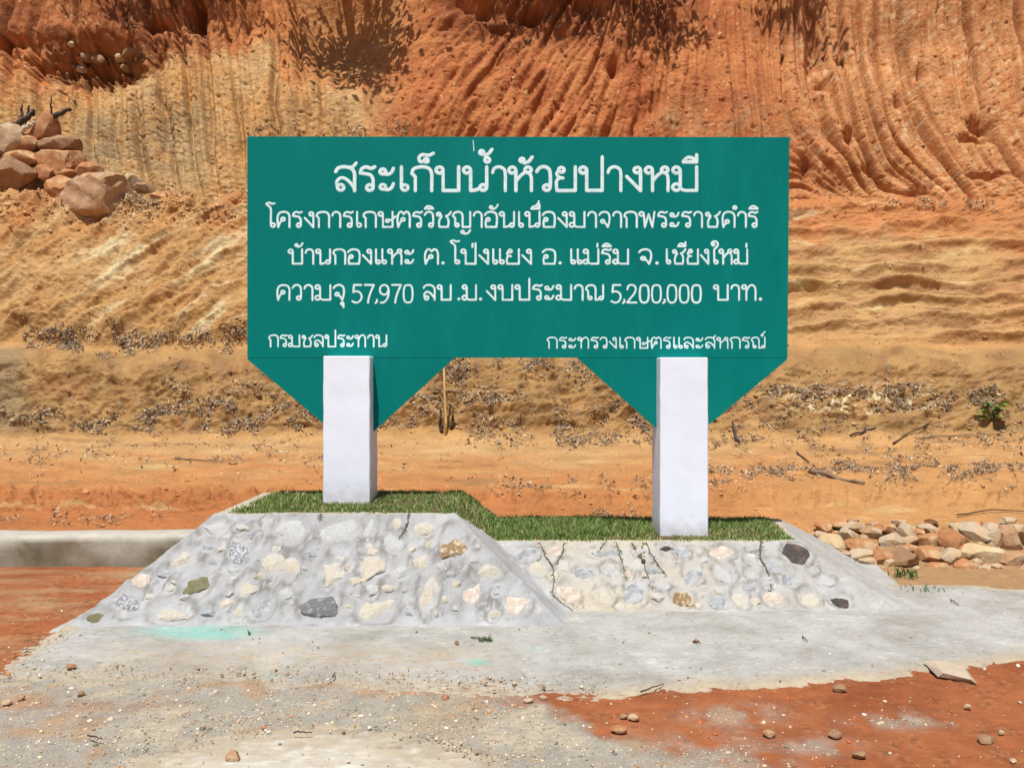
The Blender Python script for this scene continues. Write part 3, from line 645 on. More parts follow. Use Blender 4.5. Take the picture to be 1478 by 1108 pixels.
def dirty_white(zb):
    m = M['white'].copy(); t = m.node_tree; L = t.links; p = t.nodes['Principled BSDF']
    src = p.inputs['Base Color'].links[0].from_socket
    tc = t.nodes.new('ShaderNodeTexCoord'); sp = t.nodes.new('ShaderNodeSeparateXYZ'); L.new(tc.outputs['Object'], sp.inputs[0])
    n = t.nodes.new('ShaderNodeTexNoise'); n.inputs['Scale'].default_value = 16; n.inputs['Detail'].default_value = 6; L.new(tc.outputs['Object'], n.inputs['Vector'])
    ma = t.nodes.new('ShaderNodeMath'); ma.operation = 'MULTIPLY_ADD'; ma.inputs[1].default_value = -.32; L.new(n.outputs['Fac'], ma.inputs[0]); L.new(sp.outputs['Z'], ma.inputs[2])
    mr = t.nodes.new('ShaderNodeMapRange'); L.new(ma.outputs[0], mr.inputs['Value']); mr.inputs['From Min'].default_value = zb - .13; mr.inputs['From Max'].default_value = zb - .02
    mr.inputs['To Min'].default_value = .3; mr.inputs['To Max'].default_value = 0
    mx = t.nodes.new('ShaderNodeMix'); mx.data_type = 'RGBA'; L.new(mr.outputs[0], mx.inputs['Factor']); L.new(src, mx.inputs['A']); mx.inputs['B'].default_value = (.42, .33, .24, 1)
    L.new(mx.outputs['Result'], p.inputs['Base Color']); return m
def post(x0, x1, ztop, z0, seed):
    # slightly uneven plastered concrete post
    n = 26; rg = random.Random(seed); V = []; Fq = []
    y0, y1 = 6.2, 6.55; r = .006
    ring = [(x0 + r, y0), (x1 - r, y0), (x1, y0 + r), (x1, y1 - r), (x1 - r, y1), (x0 + r, y1), (x0, y1 - r), (x0, y0 + r)]
    m = len(ring)
    zz = [z0 + (ztop - z0) * i / n for i in range(n + 1)]
    for i, z in enumerate(zz):
        a = 1 - i / n
        for k, (x, y) in enumerate(ring):
            j = .0035 * float(pn(z * 7 + k * 3.1, seed, 3)) + .002 * float(pn(z * 25 + k, seed, 4))
            fx = 1 if x > (x0 + x1) / 2 else -1
            V.append(loc((x + fx * (j + .002 * a), y + (j if y < 6.4 else -j) * .7, z)))
    xc, yc = (x0 + x1) / 2, 6.375
    for k, (x, y) in enumerate(ring): V.append(loc((xc + (x - xc) * .965, yc + (y - yc) * .965, ztop + .006)))
    for i in range(n + 1):
        for k in range(m): Fq.append((i * m + k, i * m + (k + 1) % m, (i + 1) * m + (k + 1) % m, (i + 1) * m + k))
    Fq.append(tuple((n + 1) * m + k for k in range(m)))
    o = meshobj('post', V, Fq, dirty_white(z0 + .06), sign, smooth=True, sharp=25); return o
post(P(466.5, 0, 6.2).x, P(533.5, 0, 6.2).x, 1.655, .52, 3)
post(P(953, 0, 6.2).x, P(1022, 0, 6.2).x, 1.645, .30, 5)

# ---- lettering: every glyph is drawn as brush strokes (x to the right, body height 1)
def loop(cx, cy, r=.115, n=14): return ('s', [(cx + r * math.cos(2 * math.pi * k / n), cy + r * math.sin(2 * math.pi * k / n)) for k in range(n + 1)])
def S_(*p): return ('s', list(p))      # smooth
def K_(*p): return ('k', list(p))      # straight segments
HEADL = [loop(.11, .86, .125)]
ARCH = lambda x0, w, y0=0: S_((x0, .76), (x0 + .06, .92), (x0 + w * .5, 1.0), (x0 + w * .9, .9), (x0 + w, .68), (x0 + w, .35), (x0 + w, y0))
GL = {
 'ก': (.84, [K_((.13, 0), (.13, .58), (.0, .73)), S_((.0, .73), (.08, .92), (.35, 1.0), (.62, .93), (.72, .7), (.72, .35), (.72, 0))]),
 'ร': (.64, [S_((.54, 1.0), (.40, .93), (.24, .99), (.08, .92), (.02, .74)), S_((.02, .74), (.2, .71), (.38, .66), (.47, .5), (.48, .3), (.48, .13)), loop(.36, .13)]),
 'ะ': (.66, [loop(.14, .80, .1), S_((.2, .7), (.34, .69), (.46, .78), (.52, .94)), loop(.14, .16, .1), S_((.2, .06), (.34, .05), (.46, .14), (.52, .3))]),
 'า': (.62, [ARCH(.02, .46)]),
 'เ': (.42, [K_((.1, 1.0), (.1, .13)), loop(.22, .13)]),
 'แ': (.78, [K_((.1, 1.0), (.1, .13)), loop(.22, .13), K_((.48, 1.0), (.48, .13)), loop(.6, .13)]),
 'โ': (.5, [S_((.2, .13), (.2, .6), (.2, 1.15), (.14, 1.32), (-.02, 1.46)), S_((-.02, 1.46), (-.06, 1.54), (.12, 1.6), (.26, 1.53), (.42, 1.56)), loop(.32, .13)]),
 'ใ': (.5, [S_((.2, .13), (.2, .6), (.2, .98), (.36, 1.15), (.44, 1.36), (.32, 1.54), (.1, 1.52), (.02, 1.36), (.12, 1.26)), loop(.14, 1.32, .07), loop(.32, .13)]),
 'บ': (.94, HEADL + [K_((.24, .86), (.24, .01), (.80, .01), (.80, 1.0))]),
 'ป': (.94, HEADL + [K_((.24, .86), (.24, .01), (.80, .01), (.80, 1.42))]),
 'น': (.96, HEADL + [K_((.24, .86), (.24, .01)), S_((.24, .01), (.4, .03), (.58, .1)), loop(.69, .13), K_((.82, 1.0), (.82, .13))]),
 'ม': (.98, HEADL + [K_((.25, .86), (.25, .17)), loop(.11, .15, .135), S_((.25, .17), (.30, .06), (.42, .01)), K_((.42, .01), (.84, .01), (.84, 1.0))]),
 'ห': (.94, HEADL + [K_((.24, .86), (.24, 0)), S_((.24, .38), (.4, .62), (.6, .80)), loop(.68, .87), S_((.66, .75), (.76, .68), (.8, .5), (.8, .25), (.8, 0))]),
 'ว': (.62, [S_((.0, .8), (.1, .95), (.28, 1.0), (.45, .88), (.49, .6), (.49, .3), (.48, .13)), loop(.36, .13)]),
 'ย': (.84, [loop(.22, .87, .1), S_((.12, .84), (.05, .70), (.14, .56), (.28, .53)), S_((.16, .54), (.05, .42), (.04, .2), (.06, .03)), K_((.06, .01), (.72, .01), (.72, 1.0))]),
 'ง': (.66, [loop(.40, .86), K_((.52, .86), (.52, .0), (.02, .6))]),
 'ค': (.86, [S_((.08, 0), (.04, .35), (.05, .7), (.16, .93), (.4, 1.0), (.64, .92), (.73, .7), (.73, .35), (.73, 0)), loop(.36, .52, .1), S_((.28, .44), (.17, .26), (.08, 0))]),
 'ด': (.86, [S_((.08, 0), (.04, .35), (.05, .7), (.16, .93), (.4, 1.0), (.64, .92), (.73, .7), (.73, .35), (.73, 0)), loop(.30, .36, .1), S_((.24, .27), (.15, .14), (.08, 0))]),
 'ต': (.88, [S_((.08, 0), (.04, .35), (.05, .7), (.14, .94), (.27, 1.0), (.40, .86)), S_((.40, .86), (.54, 1.0), (.68, .93), (.75, .7), (.75, .35), (.75, 0)), loop(.36, .50, .1), S_((.28, .42), (.17, .25), (.08, 0))]),
 'จ': (.74, [S_((.0, .8), (.12, .95), (.34, 1.0), (.54, .88), (.6, .6), (.57, .28), (.5, 0)), loop(.2, .38, .1), S_((.29, .33), (.4, .2), (.5, 0))]),
 'อ': (.82, [S_((.0, .8), (.12, .94), (.34, 1.0), (.6, .92), (.69, .7), (.69, .3), (.66, .03)), K_((.66, .01), (.06, .01)), S_((.06, .03), (.04, .3), (.08, .46)), loop(.18, .50, .1)]),
 'ช': (.92, [loop(.14, .84, .1), S_((.24, .84), (.3, .7), (.2, .5), (.16, .3), (.18, .03)), K_((.18, .01), (.68, .01)), S_((.68, .03), (.72, .35), (.66, .6), (.56, .72)), S_((.56, .72), (.72, .8), (.86, 1.0))]),
 'ษ': (1.0, HEADL + [K_((.24, .86), (.24, .01), (.80, .01), (.80, 1.0)), loop(.5, .42, .09), S_((.58, .44), (.78, .52), (.98, .7))]),
 'ญ': (1.14, [loop(.24, .13, .1), S_((.13, .13), (.13, .4), (.13, .58)), K_((.13, .58), (.0, .73)), S_((.0, .73), (.08, .92), (.3, 1.0), (.5, .92), (.56, .7), (.56, .35), (.56, .02)), K_((.56, .01), (1.0, .01), (1.0, 1.0)),
             loop(.56, -.32, .08), S_((.6, -.4), (.75, -.44), (.9, -.36), (1.0, -.2))]),
 'ณ': (1.14, [loop(.24, .13, .1), S_((.13, .13), (.13, .4), (.13, .58)), K_((.13, .58), (.0, .73)), S_((.0, .73), (.08, .92), (.3, 1.0), (.5, .92), (.56, .7), (.56, .35), (.56, .01)), S_((.56, .01), (.7, .03), (.8, .08)), loop(.88, .13, .1), K_((1.0, 1.0), (1.0, .13))]),
 'พ': (1.0, HEADL + [K_((.24, .86), (.30, .0), (.52, .85), (.74, .0), (.86, 1.0))]),
 'ล': (.84, [S_((.02, .8), (.12, .95), (.35, 1.0), (.6, .92), (.7, .7), (.7, .35), (.7, 0)), loop(.2, .14), S_((.09, .16), (.06, .38), (.2, .54), (.38, .5), (.56, .32), (.7, .1))]),
 'ส': (.84, [S_((.02, .8), (.12, .95), (.35, 1.0), (.6, .92), (.7, .7), (.7, .35), (.7, 0)), loop(.2, .14), S_((.09, .16), (.06, .38), (.2, .54), (.38, .5), (.56, .32), (.7, .1)), S_((.52, .95), (.66, 1.02), (.76, 1.16))]),
 'ท': (.92, HEADL + [K_((.24, .86), (.24, 0)), S_((.24, .55), (.36, .85), (.55, 1.0), (.72, .9), (.78, .68), (.78, .35), (.78, 0))]),
 '.': (.3, [loop(.1, .06, .04)]),
 ',': (.14, [S_((.06, .02), (.08, -.1), (-.02, -.2))]),
 '0': (.66, [S_((.3, 1.0), (.1, .9), (.04, .4), (.1, -.06), (.3, -.18), (.5, -.06), (.56, .4), (.5, .9), (.3, 1.0))]),
 '2': (.68, [S_((.05, .72), (.12, .95), (.32, 1.0), (.5, .9), (.53, .65), (.4, .35), (.2, .08), (.04, -.17)), K_((.04, -.17), (.58, -.17))]),
 '5': (.66, [K_((.54, 1.0), (.12, 1.0), (.08, .52)), S_((.08, .52), (.28, .58), (.5, .44), (.56, .16), (.42, -.12), (.2, -.18), (.02, -.08))]),
 '7': (.62, [K_((.04, 1.0), (.56, 1.0)), S_((.56, 1.0), (.4, .6), (.28, .2), (.22, -.18))]),
 '9': (.66, [S_((.54, .62), (.4, .38), (.2, .38), (.06, .55), (.08, .85), (.28, 1.0), (.48, .9), (.56, .6), (.5, .15), (.3, -.14), (.1, -.18))]),
 ' ': (.5, []),
}
# marks above / below are placed from the right edge of the letter they belong to
def mk(ch, xr, h):
    if ch == '่': return [K_((xr - .06, h + .02), (xr - .05, h + .24))]
    if ch == '้': return [loop(xr - .34, h + .14, .07), S_((xr - .30, h + .07), (xr - .24, h + .02), (xr - .1, h + .08), (xr + .03, h + .27))]
    if ch == '์': return [loop(xr - .2, h + .06, .07), S_((xr - .16, h + .12), (xr - .12, h + .22), (xr, h + .4))]
    if ch == 'ั': return [loop(xr - .34, h + .16, .075), S_((xr - .29, h + .08), (xr - .2, h + .04), (xr - .05, h + .14), (xr + .06, h + .34))]
    if ch == '็': return [loop(xr - .2, h + .12, .07), S_((xr - .27, h + .08), (xr - .42, h + .08), (xr - .46, h + .24), (xr - .34, h + .36), (xr - .1, h + .34), (xr + .06, h + .42))]
    if ch == 'ิ': return [S_((xr - .48, h + .08), (xr - .34, h + .22), (xr - .16, h + .22), (xr, h + .08)), K_((xr - .48, h + .06), (xr, h + .06))]
    if ch == 'ี': return [S_((xr - .48, h + .08), (xr - .34, h + .24), (xr - .16, h + .22), (xr, h + .08)), K_((xr - .48, h + .06), (xr, h + .06), (xr, h + .36))]
    if ch == 'ื': return [S_((xr - .48, h + .08), (xr - .34, h + .22), (xr - .16, h + .22), (xr, h + .08)), K_((xr - .48, h + .06), (xr, h + .06), (xr, h + .34)), K_((xr - .15, h + .18), (xr - .15, h + .36))]
    if ch == 'ุ': return [loop(xr - .1, -.24, .07), K_((xr - .03, -.24), (xr - .03, -.48))]
    if ch == 'N': return [loop(xr + .02, h + .16, .09)]
def layout(text):
    x = 0; out = []; xr = 0; up = False; tall = False
    for ci, ch in enumerate(text):
        nxt = text[ci + 1] if ci + 1 < len(text) else ''
        if ch == 'ำ':
            out += [('m', s) for s in mk('N', xr, 1.12)]
            ga, gs = GL['า']; out += [(k, [(a + x, b) for a, b in p]) for k, p in gs]; x += ga; continue
        if ch in GL:
            ga, gs = GL[ch]; out += [(k, [(a + x, b) for a, b in p]) for k, p in gs]
            mx = max([a for k, p in gs for a, b in p], default=.4); xr = x + mx; x += ga + .05; up = False; tall = ch == 'ป'
        else:
            h = 1.14
            if ch in '่้์' and (up or nxt == 'ำ'): h = 1.46
            ofs = -.12 if tall else (.16 if nxt == 'ำ' else 0)
            out += mk(ch, xr + ofs, h)
            if ch in 'ัิีืN': up = True
    out2 = []
    for s in out:
        out2.append(s[1] if s[0] == 'm' else s)
    return out2, x
def catmull(p, sub=5):
    if len(p) < 3: return p
    closed = math.dist(p[0], p[-1]) < 1e-6
    q = ([p[-2]] + p + [p[1]]) if closed else ([(2 * p[0][0] - p[1][0], 2 * p[0][1] - p[1][1])] + p + [(2 * p[-1][0] - p[-2][0], 2 * p[-1][1] - p[-2][1])])
    o = []
    for i in range(1, len(q) - 2):
        for k in range(sub):
            t = k / sub; a, b, c, d = q[i - 1], q[i], q[i + 1], q[i + 2]
            o.append(tuple(.5 * (2 * b[j] + (c[j] - a[j]) * t + (2 * a[j] - 5 * b[j] + 4 * c[j] - d[j]) * t * t + (3 * b[j] - a[j] - 3 * c[j] + d[j]) * t ** 3) for j in (0, 1)))
    o.append(q[-2]); return o
def ribbon(pts, wd, V, Fs, ofs):
    # domed brush stroke with round ends, standing ~1 mm proud of the board
    n = len(pts); hw = wd / 2
    def d(i):
        a = pts[max(i - 1, 0)]; b = pts[min(i + 1, n - 1)]; L = math.dist(a, b) or 1e-9; return ((b[0] - a[0]) / L, (b[1] - a[1]) / L)
    base = len(V)
    ys_ = (.0004, -.0002 - ofs, -.0004 - ofs, -.0002 - ofs, .0004)
    offs = (-1, -.7, 0, .7, 1)
    for i, p in enumerate(pts):
        t = d(i); nx, nz = -t[1], t[0]
        for o_, y_ in zip(offs, ys_): V.append((p[0] + nx * hw * o_, y_, p[1] + nz * hw * o_))
    for i in range(n - 1):
        for k in range(4):
            a = base + i * 5 + k; Fs.append((a, a + 1, a + 6, a + 5))
    for e in (0, n - 1):
        p = pts[e]; c = len(V); V.append((p[0], -.00042 - ofs, p[1])); m = 10
        for k in range(m): V.append((p[0] + hw * .96 * math.cos(2 * math.pi * k / m), .0002, p[1] + hw * .96 * math.sin(2 * math.pi * k / m)))
        for k in range(m): Fs.append((c, c + 1 + k, c + 1 + (k + 1) % m))
def write(words, ybase, ytop, wpx, seed=1):
    rg = random.Random(seed); hgt = (ybase - ytop) * YB / F; zb = H + (CY - ybase) * YB / F; wd = wpx * YB / F
    cnt = 0
    for (text, xa, xb) in words:
        V = []; Fs = []; st, adv = layout(text)
        xmin = min(a for k, p in st for a, b in p); xmax = max(a for k, p in st for a, b in p)
        X0 = (xa + wpx / 2 - CX) * YB / F; X1 = (xb - wpx / 2 - CX) * YB / F; sx = (X1 - X0) / (xmax - xmin)
        hg = hgt - wd
        for k, p in st:
            p = [(X0 + (a - xmin) * sx, zb + wd / 2 + b * hg + rg.uniform(-.0006, .0006)) for a, b in p]
            if k == 's': p = catmull(p, 4)
            else:
                q = []
                for i in range(len(p) - 1):
                    q.append(p[i]); 
                q.append(p[-1])
                # straight pieces drawn one by one so corners stay crisp
                for i in range(len(q) - 1): ribbon([q[i], q[i + 1]], wd * rg.uniform(.93, 1.05), V, Fs, (cnt % 7) * .00005); cnt += 1
                continue
            ribbon(p, wd * rg.uniform(.93, 1.05), V, Fs, (cnt % 7) * .00005); cnt += 1
        meshobj('lettering', [loc((a, YB - .0004 + b, c)) for a, b, c in V], Fs, M['lettering'], sign)
write([('สระเก็บน้ำห้วยปางหมี', 482, 1008)], 278, 238.5, 4.9, 1)
write([('โครงการเกษตรวิชญาอันเนื่องมาจากพระราชดำริ', 383, 1095)], 329.5, 304.5, 3.0, 2)
write([('บ้านกองแหะ', 415, 598), ('ต.', 612, 642), ('โป่งแยง', 649, 768), ('อ.', 782, 811), ('แม่ริม', 823, 908), ('จ.', 921, 951), ('เชียงใหม่', 961, 1080)], 382.5, 358.5, 2.95, 3)
write([('ความจุ', 399, 498), ('57,970', 507, 597), ('ลบ', 610, 652), ('.ม.', 660, 696), ('งบประมาณ', 701, 872), ('5,200,000', 881, 1013), ('บาท.', 1029, 1100)], 434.5, 410, 2.9, 4)
write([('กรมชลประทาน', 387, 559)], 501.5, 482.5, 2.4, 5)
write([('กระทรวงเกษตรและสหกรณ์', 789, 1105)], 503.5, 486, 2.05, 6)
# a paint run above the first line
Vp = []; Fp = []; ribbon([bx(683, 203), bx(683.5, 210), bx(684, 218)], .006, Vp, Fp, 0)
meshobj('paint_drip', [loc((a, YB - .0004 + b, c)) for a, b, c in Vp], Fp, M['lettering'], sign, smooth=True)

# ------------------------------------------------------------------ grass in the beds
def blades():
    N = 62000; rg = RN
    X0 = rg.uniform(-1.95, 2.15, N * 2); Y0 = rg.uniform(5.8, 7.05, N * 2)
    m = bed_mask(X0, Y0) + .035 * fb(X0 * 9, Y0 * 9, 71, 2)
    patch = fb(X0 * 3.2, Y0 * 3.2, 72, 3)
    bare = np.exp(-((X0 - 1.25) / .35) ** 2 - ((Y0 - 6.2) / .14) ** 2) * .8 + np.exp(-((X0 - 1.7) / .25) ** 2 - ((Y0 - 6.35) / .2) ** 2) * .6 + np.exp(-((X0 + .5) / .22) ** 2 - ((Y0 - 6.3) / .3) ** 2) * .5 + np.exp(-((X0 + 1.0) / .35) ** 2 - ((Y0 - 6.15) / .12) ** 2) * .5 
    inpost = ((X0 > -1.37) & (X0 < -1.02) | (X0 > 1.06) & (X0 < 1.42)) & (Y0 > 6.19) & (Y0 < 6.56)
    k = (m > -.012 - .045 * (rg.uniform(size=N * 2) < .3)) & (rg.uniform(size=N * 2) > bare * .8 + .55 * (patch < -.18) + .25 * (patch < 0) * (X0 < -.2)) & ~inpost
    X0, Y0, patch, bare, m = X0[k][:N], Y0[k][:N], patch[k][:N], bare[k][:N], m[k][:N]
    n = len(X0)
    jj = np.clip(((X0 - xs[0]) / step + .5).astype(int), 0, len(xs) - 1); ii = np.clip(((Y0 - ys[0]) / step + .5).astype(int), 0, len(ys) - 1)
    Z0 = Hs[ii, jj] + .002
    lush = np.exp(-((X0 - .35) / .75) ** 2)
    hgt = rg.uniform(.010, .040, n) * (1 + .25 * patch + .35 * lush - .4 * bare) * (.7 + .3 * ss(0, .05, m))
    az = rg.uniform(0, 2 * np.pi, n); hgt *= 1 + .5 * (rg.uniform(size=n) < .08); wdt = rg.uniform(.0018, .0038, n)
    lean = rg.uniform(.1, .9, n) * hgt; la = rg.uniform(0, 2 * np.pi, n)
    dx, dy = np.cos(az) * wdt, np.sin(az) * wdt
    v0 = np.stack([X0 - dx, Y0 - dy, Z0 - .004], 1); v1 = np.stack([X0 + dx, Y0 + dy, Z0 - .004], 1)
    mx_, my_ = X0 + np.cos(la) * lean * .35, Y0 + np.sin(la) * lean * .35
    v2 = np.stack([mx_ + dx * .8, my_ + dy * .8, Z0 + hgt * .6], 1); v3 = np.stack([mx_ - dx * .8, my_ - dy * .8, Z0 + hgt * .6], 1)
    v4 = np.stack([X0 + np.cos(la) * lean, Y0 + np.sin(la) * lean, Z0 + hgt], 1)
    V = np.stack([v0, v1, v2, v3, v4], 1).reshape(-1, 3); b = np.arange(n)[:, None] * 5
    T = np.concatenate([b + [0, 1, 2], b + [0, 2, 3], b + [3, 2, 4]], 0)
    g = np.array([.165, .26, .055]); dryc = np.array([.48, .40, .20]); dk = np.array([.07, .15, .03])
    c = g[None] * (.75 + .5 * rg.uniform(size=(n, 1))); tt = rg.uniform(size=n)
    c = np.where((tt < .16 + .28 * bare + .12 * (X0 < -.2) * (patch > 0))[:, None], dryc * (.6 + .6 * rg.uniform(size=(n, 1))), c)
    c = np.where((tt > .8)[:, None], dk[None] * np.ones((n, 1)), c)
    bigmesh('grass', V, T, M['grass'], smooth=False, col=np.repeat(c, 5, 0), kind='stuff', label='short green grass growing in both beds of the planter')
blades()

# ------------------------------------------------------------------ runners hanging over the front
def runner(pts, r, leaves, label, seed):
    rg = random.Random(seed); P3 = []
    for (a, b) in pts:
        p = hit_planter(a, b)
        if p: P3.append(p + Vector((0, -.006, .007)))
    if len(P3) < 2: return
    Q = []
    for i in range(len(P3) - 1):
        for k in range(4):
            t = k / 4; q_ = P3[i].lerp(P3[i + 1], t); q_ += Vector((rg.uniform(-.004, .004), 0, rg.uniform(-.002, .003))); Q.append(q_)
    Q.append(P3[-1]); base = Q[0].copy()
    root = empty('grass_runner', base, label=label, category='grass runner', group='runners hanging down the planter')
    v, f = tube([q_ - base for q_ in Q], [r * (1 - .6 * i / len(Q)) for i in range(len(Q))], 5)
    meshobj('stem', [tuple(x) for x in v], f, M['vine'], root, smooth=True)
    L = []; 
    for k in range(leaves):
        q_ = Q[int(rg.random() ** 1.3 * (len(Q) - 1))] - base; a = rg.uniform(-2.6, -.5) if rg.random() < .6 else rg.uniform(0, 6.28); l = rg.uniform(.015, .035)
        d_ = Vector((math.cos(a) * l, -.01 - .008 * rg.random(), math.sin(a) * l * .7)); s_ = Vector((-math.sin(a), 0, math.cos(a))) * .003
        L.append(([q_ - s_ * .3, q_ + d_ * .5 - s_, q_ + d_, q_ + d_ * .5 + s_], [(0, 1, 2, 3)]))
    v, f = join(L); meshobj('foliage', v, f, M['vineleaf'], root)
runner([(779, 784), (787, 803), (798, 818), (800, 840), (797, 858), (812, 872), (827, 882)], .0042, 22, 'long forked grass runner nearest the step of the planter, reaching the foot', 1)
runner([(814, 784), (811, 800), (799, 816)], .0036, 10, 'short grass runner leaning left into the forked one beside the step', 2)
runner([(890, 784), (896, 805), (901, 826), (904, 838)], .0036, 20, 'thin straight grass runner left of the one with the seed knot', 3)
runner([(912, 784), (920, 798), (928, 811), (936, 835), (942, 851)], .004, 22, 'grass runner with a dark knot halfway down, in front of the right bed', 4)
runner([(932, 784), (940, 802), (952, 818), (961, 831)], .004, 18, 'grass runner slanting right, nearest the right post on its left', 5)
runner([(928, 784), (926, 800), (927, 811)], .0035, 12, 'short grass runner meeting the dark knot from above', 7)
runner([(1098, 781), (1097, 806), (1108, 825), (1112, 845), (1113, 862)], .0052, 44, 'thick leafy runner hanging beside the black stone right of the right post', 6)
runner([(873, 784), (868, 790), (864, 798)], .0028, 8, 'tiny wisp of grass left of the hanging runners', 8)
runner([(591, 742), (588, 757), (583, 768), (577, 776)], .0045, 26, 'bushy little runner hanging from the front edge of the upper bed', 9)
runner([(463, 742), (461, 752)], .0026, 7, 'tiny runner at the upper bed edge just below the left post', 10)
def knot():
    p = hit_planter(928, 812); rock('seed_knot', 5, p + Vector((0, -.01, .01)), (.035, .03, .04), 's_black', sub=2, label='dark withered knot of grass stuck on a hanging runner', category='seed head')
knot()

# ------------------------------------------------------------------ rocks heaped on the right
RP = [(1190, 761, 28, 18, 'orange'), (1209, 756, 24, 12, 'orange'), (1230, 761, 36, 16, 'white'), (1227, 774, 26, 22, 'white'), (1188, 773, 24, 16, 'cream'), (1204, 784, 38, 32, 'yellow'), (1245, 787, 50, 20, 'orange'),
      (1258, 767, 32, 22, 'tan'), (1286, 782, 34, 30, 'white'), (1280, 762, 30, 18, 'orange'), (1309, 767, 36, 22, 'white'), (1311, 780, 26, 16, 'cream'), (1315, 791, 26, 12, 'orange'), (1339, 780, 32, 25, 'orange'),
      (1375, 782, 47, 34, 'red'), (1342, 765, 36, 16, 'white'), (1405, 770, 44, 28, 'white'), (1436, 778, 26, 28, 'white'), (1459, 783, 38, 42, 'tan'), (1464, 766, 34, 20, 'cream'), (1269, 804, 34, 26, 'red'),
      (1243, 801, 36, 15, 'white'), (1308, 810, 50, 35, 'brown'), (1337, 800, 36, 28, 'orange'), (1370, 805, 32, 26, 'white'), (1355, 818, 32, 14, 'orange'), (1394, 817, 38, 19, 'orange'), (1414, 800, 56, 28, 'yellow'),
      (1409, 813, 20, 14, 'cream'), (1459, 809, 32, 28, 'tan'), (1437, 819, 20, 12, 'cream'), (1422, 820, 16, 11, 'white'), (1481, 806, 22, 22, 'orange'), (1285, 813, 20, 18, 'cream'), (1254, 811, 28, 13, 'cream'),
      (1430, 762, 20, 13, 'white'), (1383, 763, 24, 14, 'cream'), (1360, 770, 22, 14, 'tan'), (1326, 768, 18, 12, 'orange'), (1246, 776, 16, 12, 'tan'), (1218, 800, 18, 12, 'tan'), (1390, 795, 22, 16, 'orange'), (1438, 800, 24, 18, 'white'),
      (1300, 795, 22, 14, 'tan'), (1355, 795, 18, 14, 'cream'), (1490, 780, 34, 30, 'white'), (1510, 800, 40, 30, 'orange'), (1520, 775, 40, 26, 'cream'), (1545, 808, 34, 24, 'tan'), (1550, 785, 40, 30, 'red'), (1478, 822, 22, 12, 'tan'),
      (1325, 822, 22, 10, 'cream'), (1272, 820, 16, 8, 'tan'), (1345, 752, 22, 10, 'orange'), (1300, 755, 24, 10, 'cream'), (1262, 755, 20, 9, 'tan'), (1400, 756, 24, 11, 'orange'), (1455, 753, 26, 12, 'white'), (1232, 752, 16, 8, 'tan')]
for k_ in range(22): RP.append((1575 + 19 * k_, 762 + 27 * ((k_ * 7) % 3) - (k_ % 2) * 5, 30 + (k_ * 11) % 17, 24 + (k_ * 5) % 11, ['orange', 'cream', 'tan', 'white', 'brown', 'red'][(k_ * 5) % 6]))
CW = dict(orange='orange', white='whitish', cream='cream', yellow='yellowish', tan='tan', red='red', brown='brown')
ORD = ['first', 'second', 'third', 'fourth', 'fifth', 'sixth', 'seventh', 'eighth', 'ninth', 'tenth', 'eleventh', 'twelfth', 'thirteenth', 'fourteenth', 'fifteenth', 'sixteenth', 'seventeenth', 'eighteenth', 'nineteenth', 'twentieth',
       'twenty-first', 'twenty-second', 'twenty-third', 'twenty-fourth', 'twenty-fifth', 'twenty-sixth', 'twenty-seventh', 'twenty-eighth']
def row_of(cy): return 'back' if cy < 772 else ('middle' if cy < 798 else 'front')
rank = {}
for rw in ('back', 'middle', 'front'):
    for kk in CW:
        ids = sorted([i for i, r in enumerate(RP) if row_of(r[1]) == rw and r[4] == kk], key=lambda i: RP[i][0])
        for n_, i in enumerate(ids): rank[i] = (n_, len(ids))
for i, (cx_, cy_, ww, hh_, kk) in enumerate(RP):
    yr = 6.86 + (820 - cy_) / 65 * .75; mpp = yr / F; p = P(cx_, cy_, yr)
    sz = (ww * mpp * 1.12, min(ww, hh_ * 1.5) * mpp * 1.2, hh_ * mpp * 1.2)
    n_, tot = rank[i]; shp = 'flat' if hh_ < ww * .5 else ('blocky' if hh_ > ww * .8 else 'angular'); szw = 'large' if ww * hh_ > 1000 else ('small' if ww * hh_ < 330 else 'medium')
    which = f'{ORD[n_]} {CW[kk]} one from the planter in' if tot > 1 else f'only {CW[kk]} one in'
    rock('rock', 2000 + i, p, sz, kk, (R.uniform(-.12, .12), R.uniform(-.16, .16), R.uniform(-.2, .2)), planes=15, cut=(.5, .86), rough=.06, sharp=22,
         label=f'{szw} {shp} {CW[kk]} rock, {which} {row_of(cy_)} row of heap', category='rock', group='rocks heaped right of the planter')

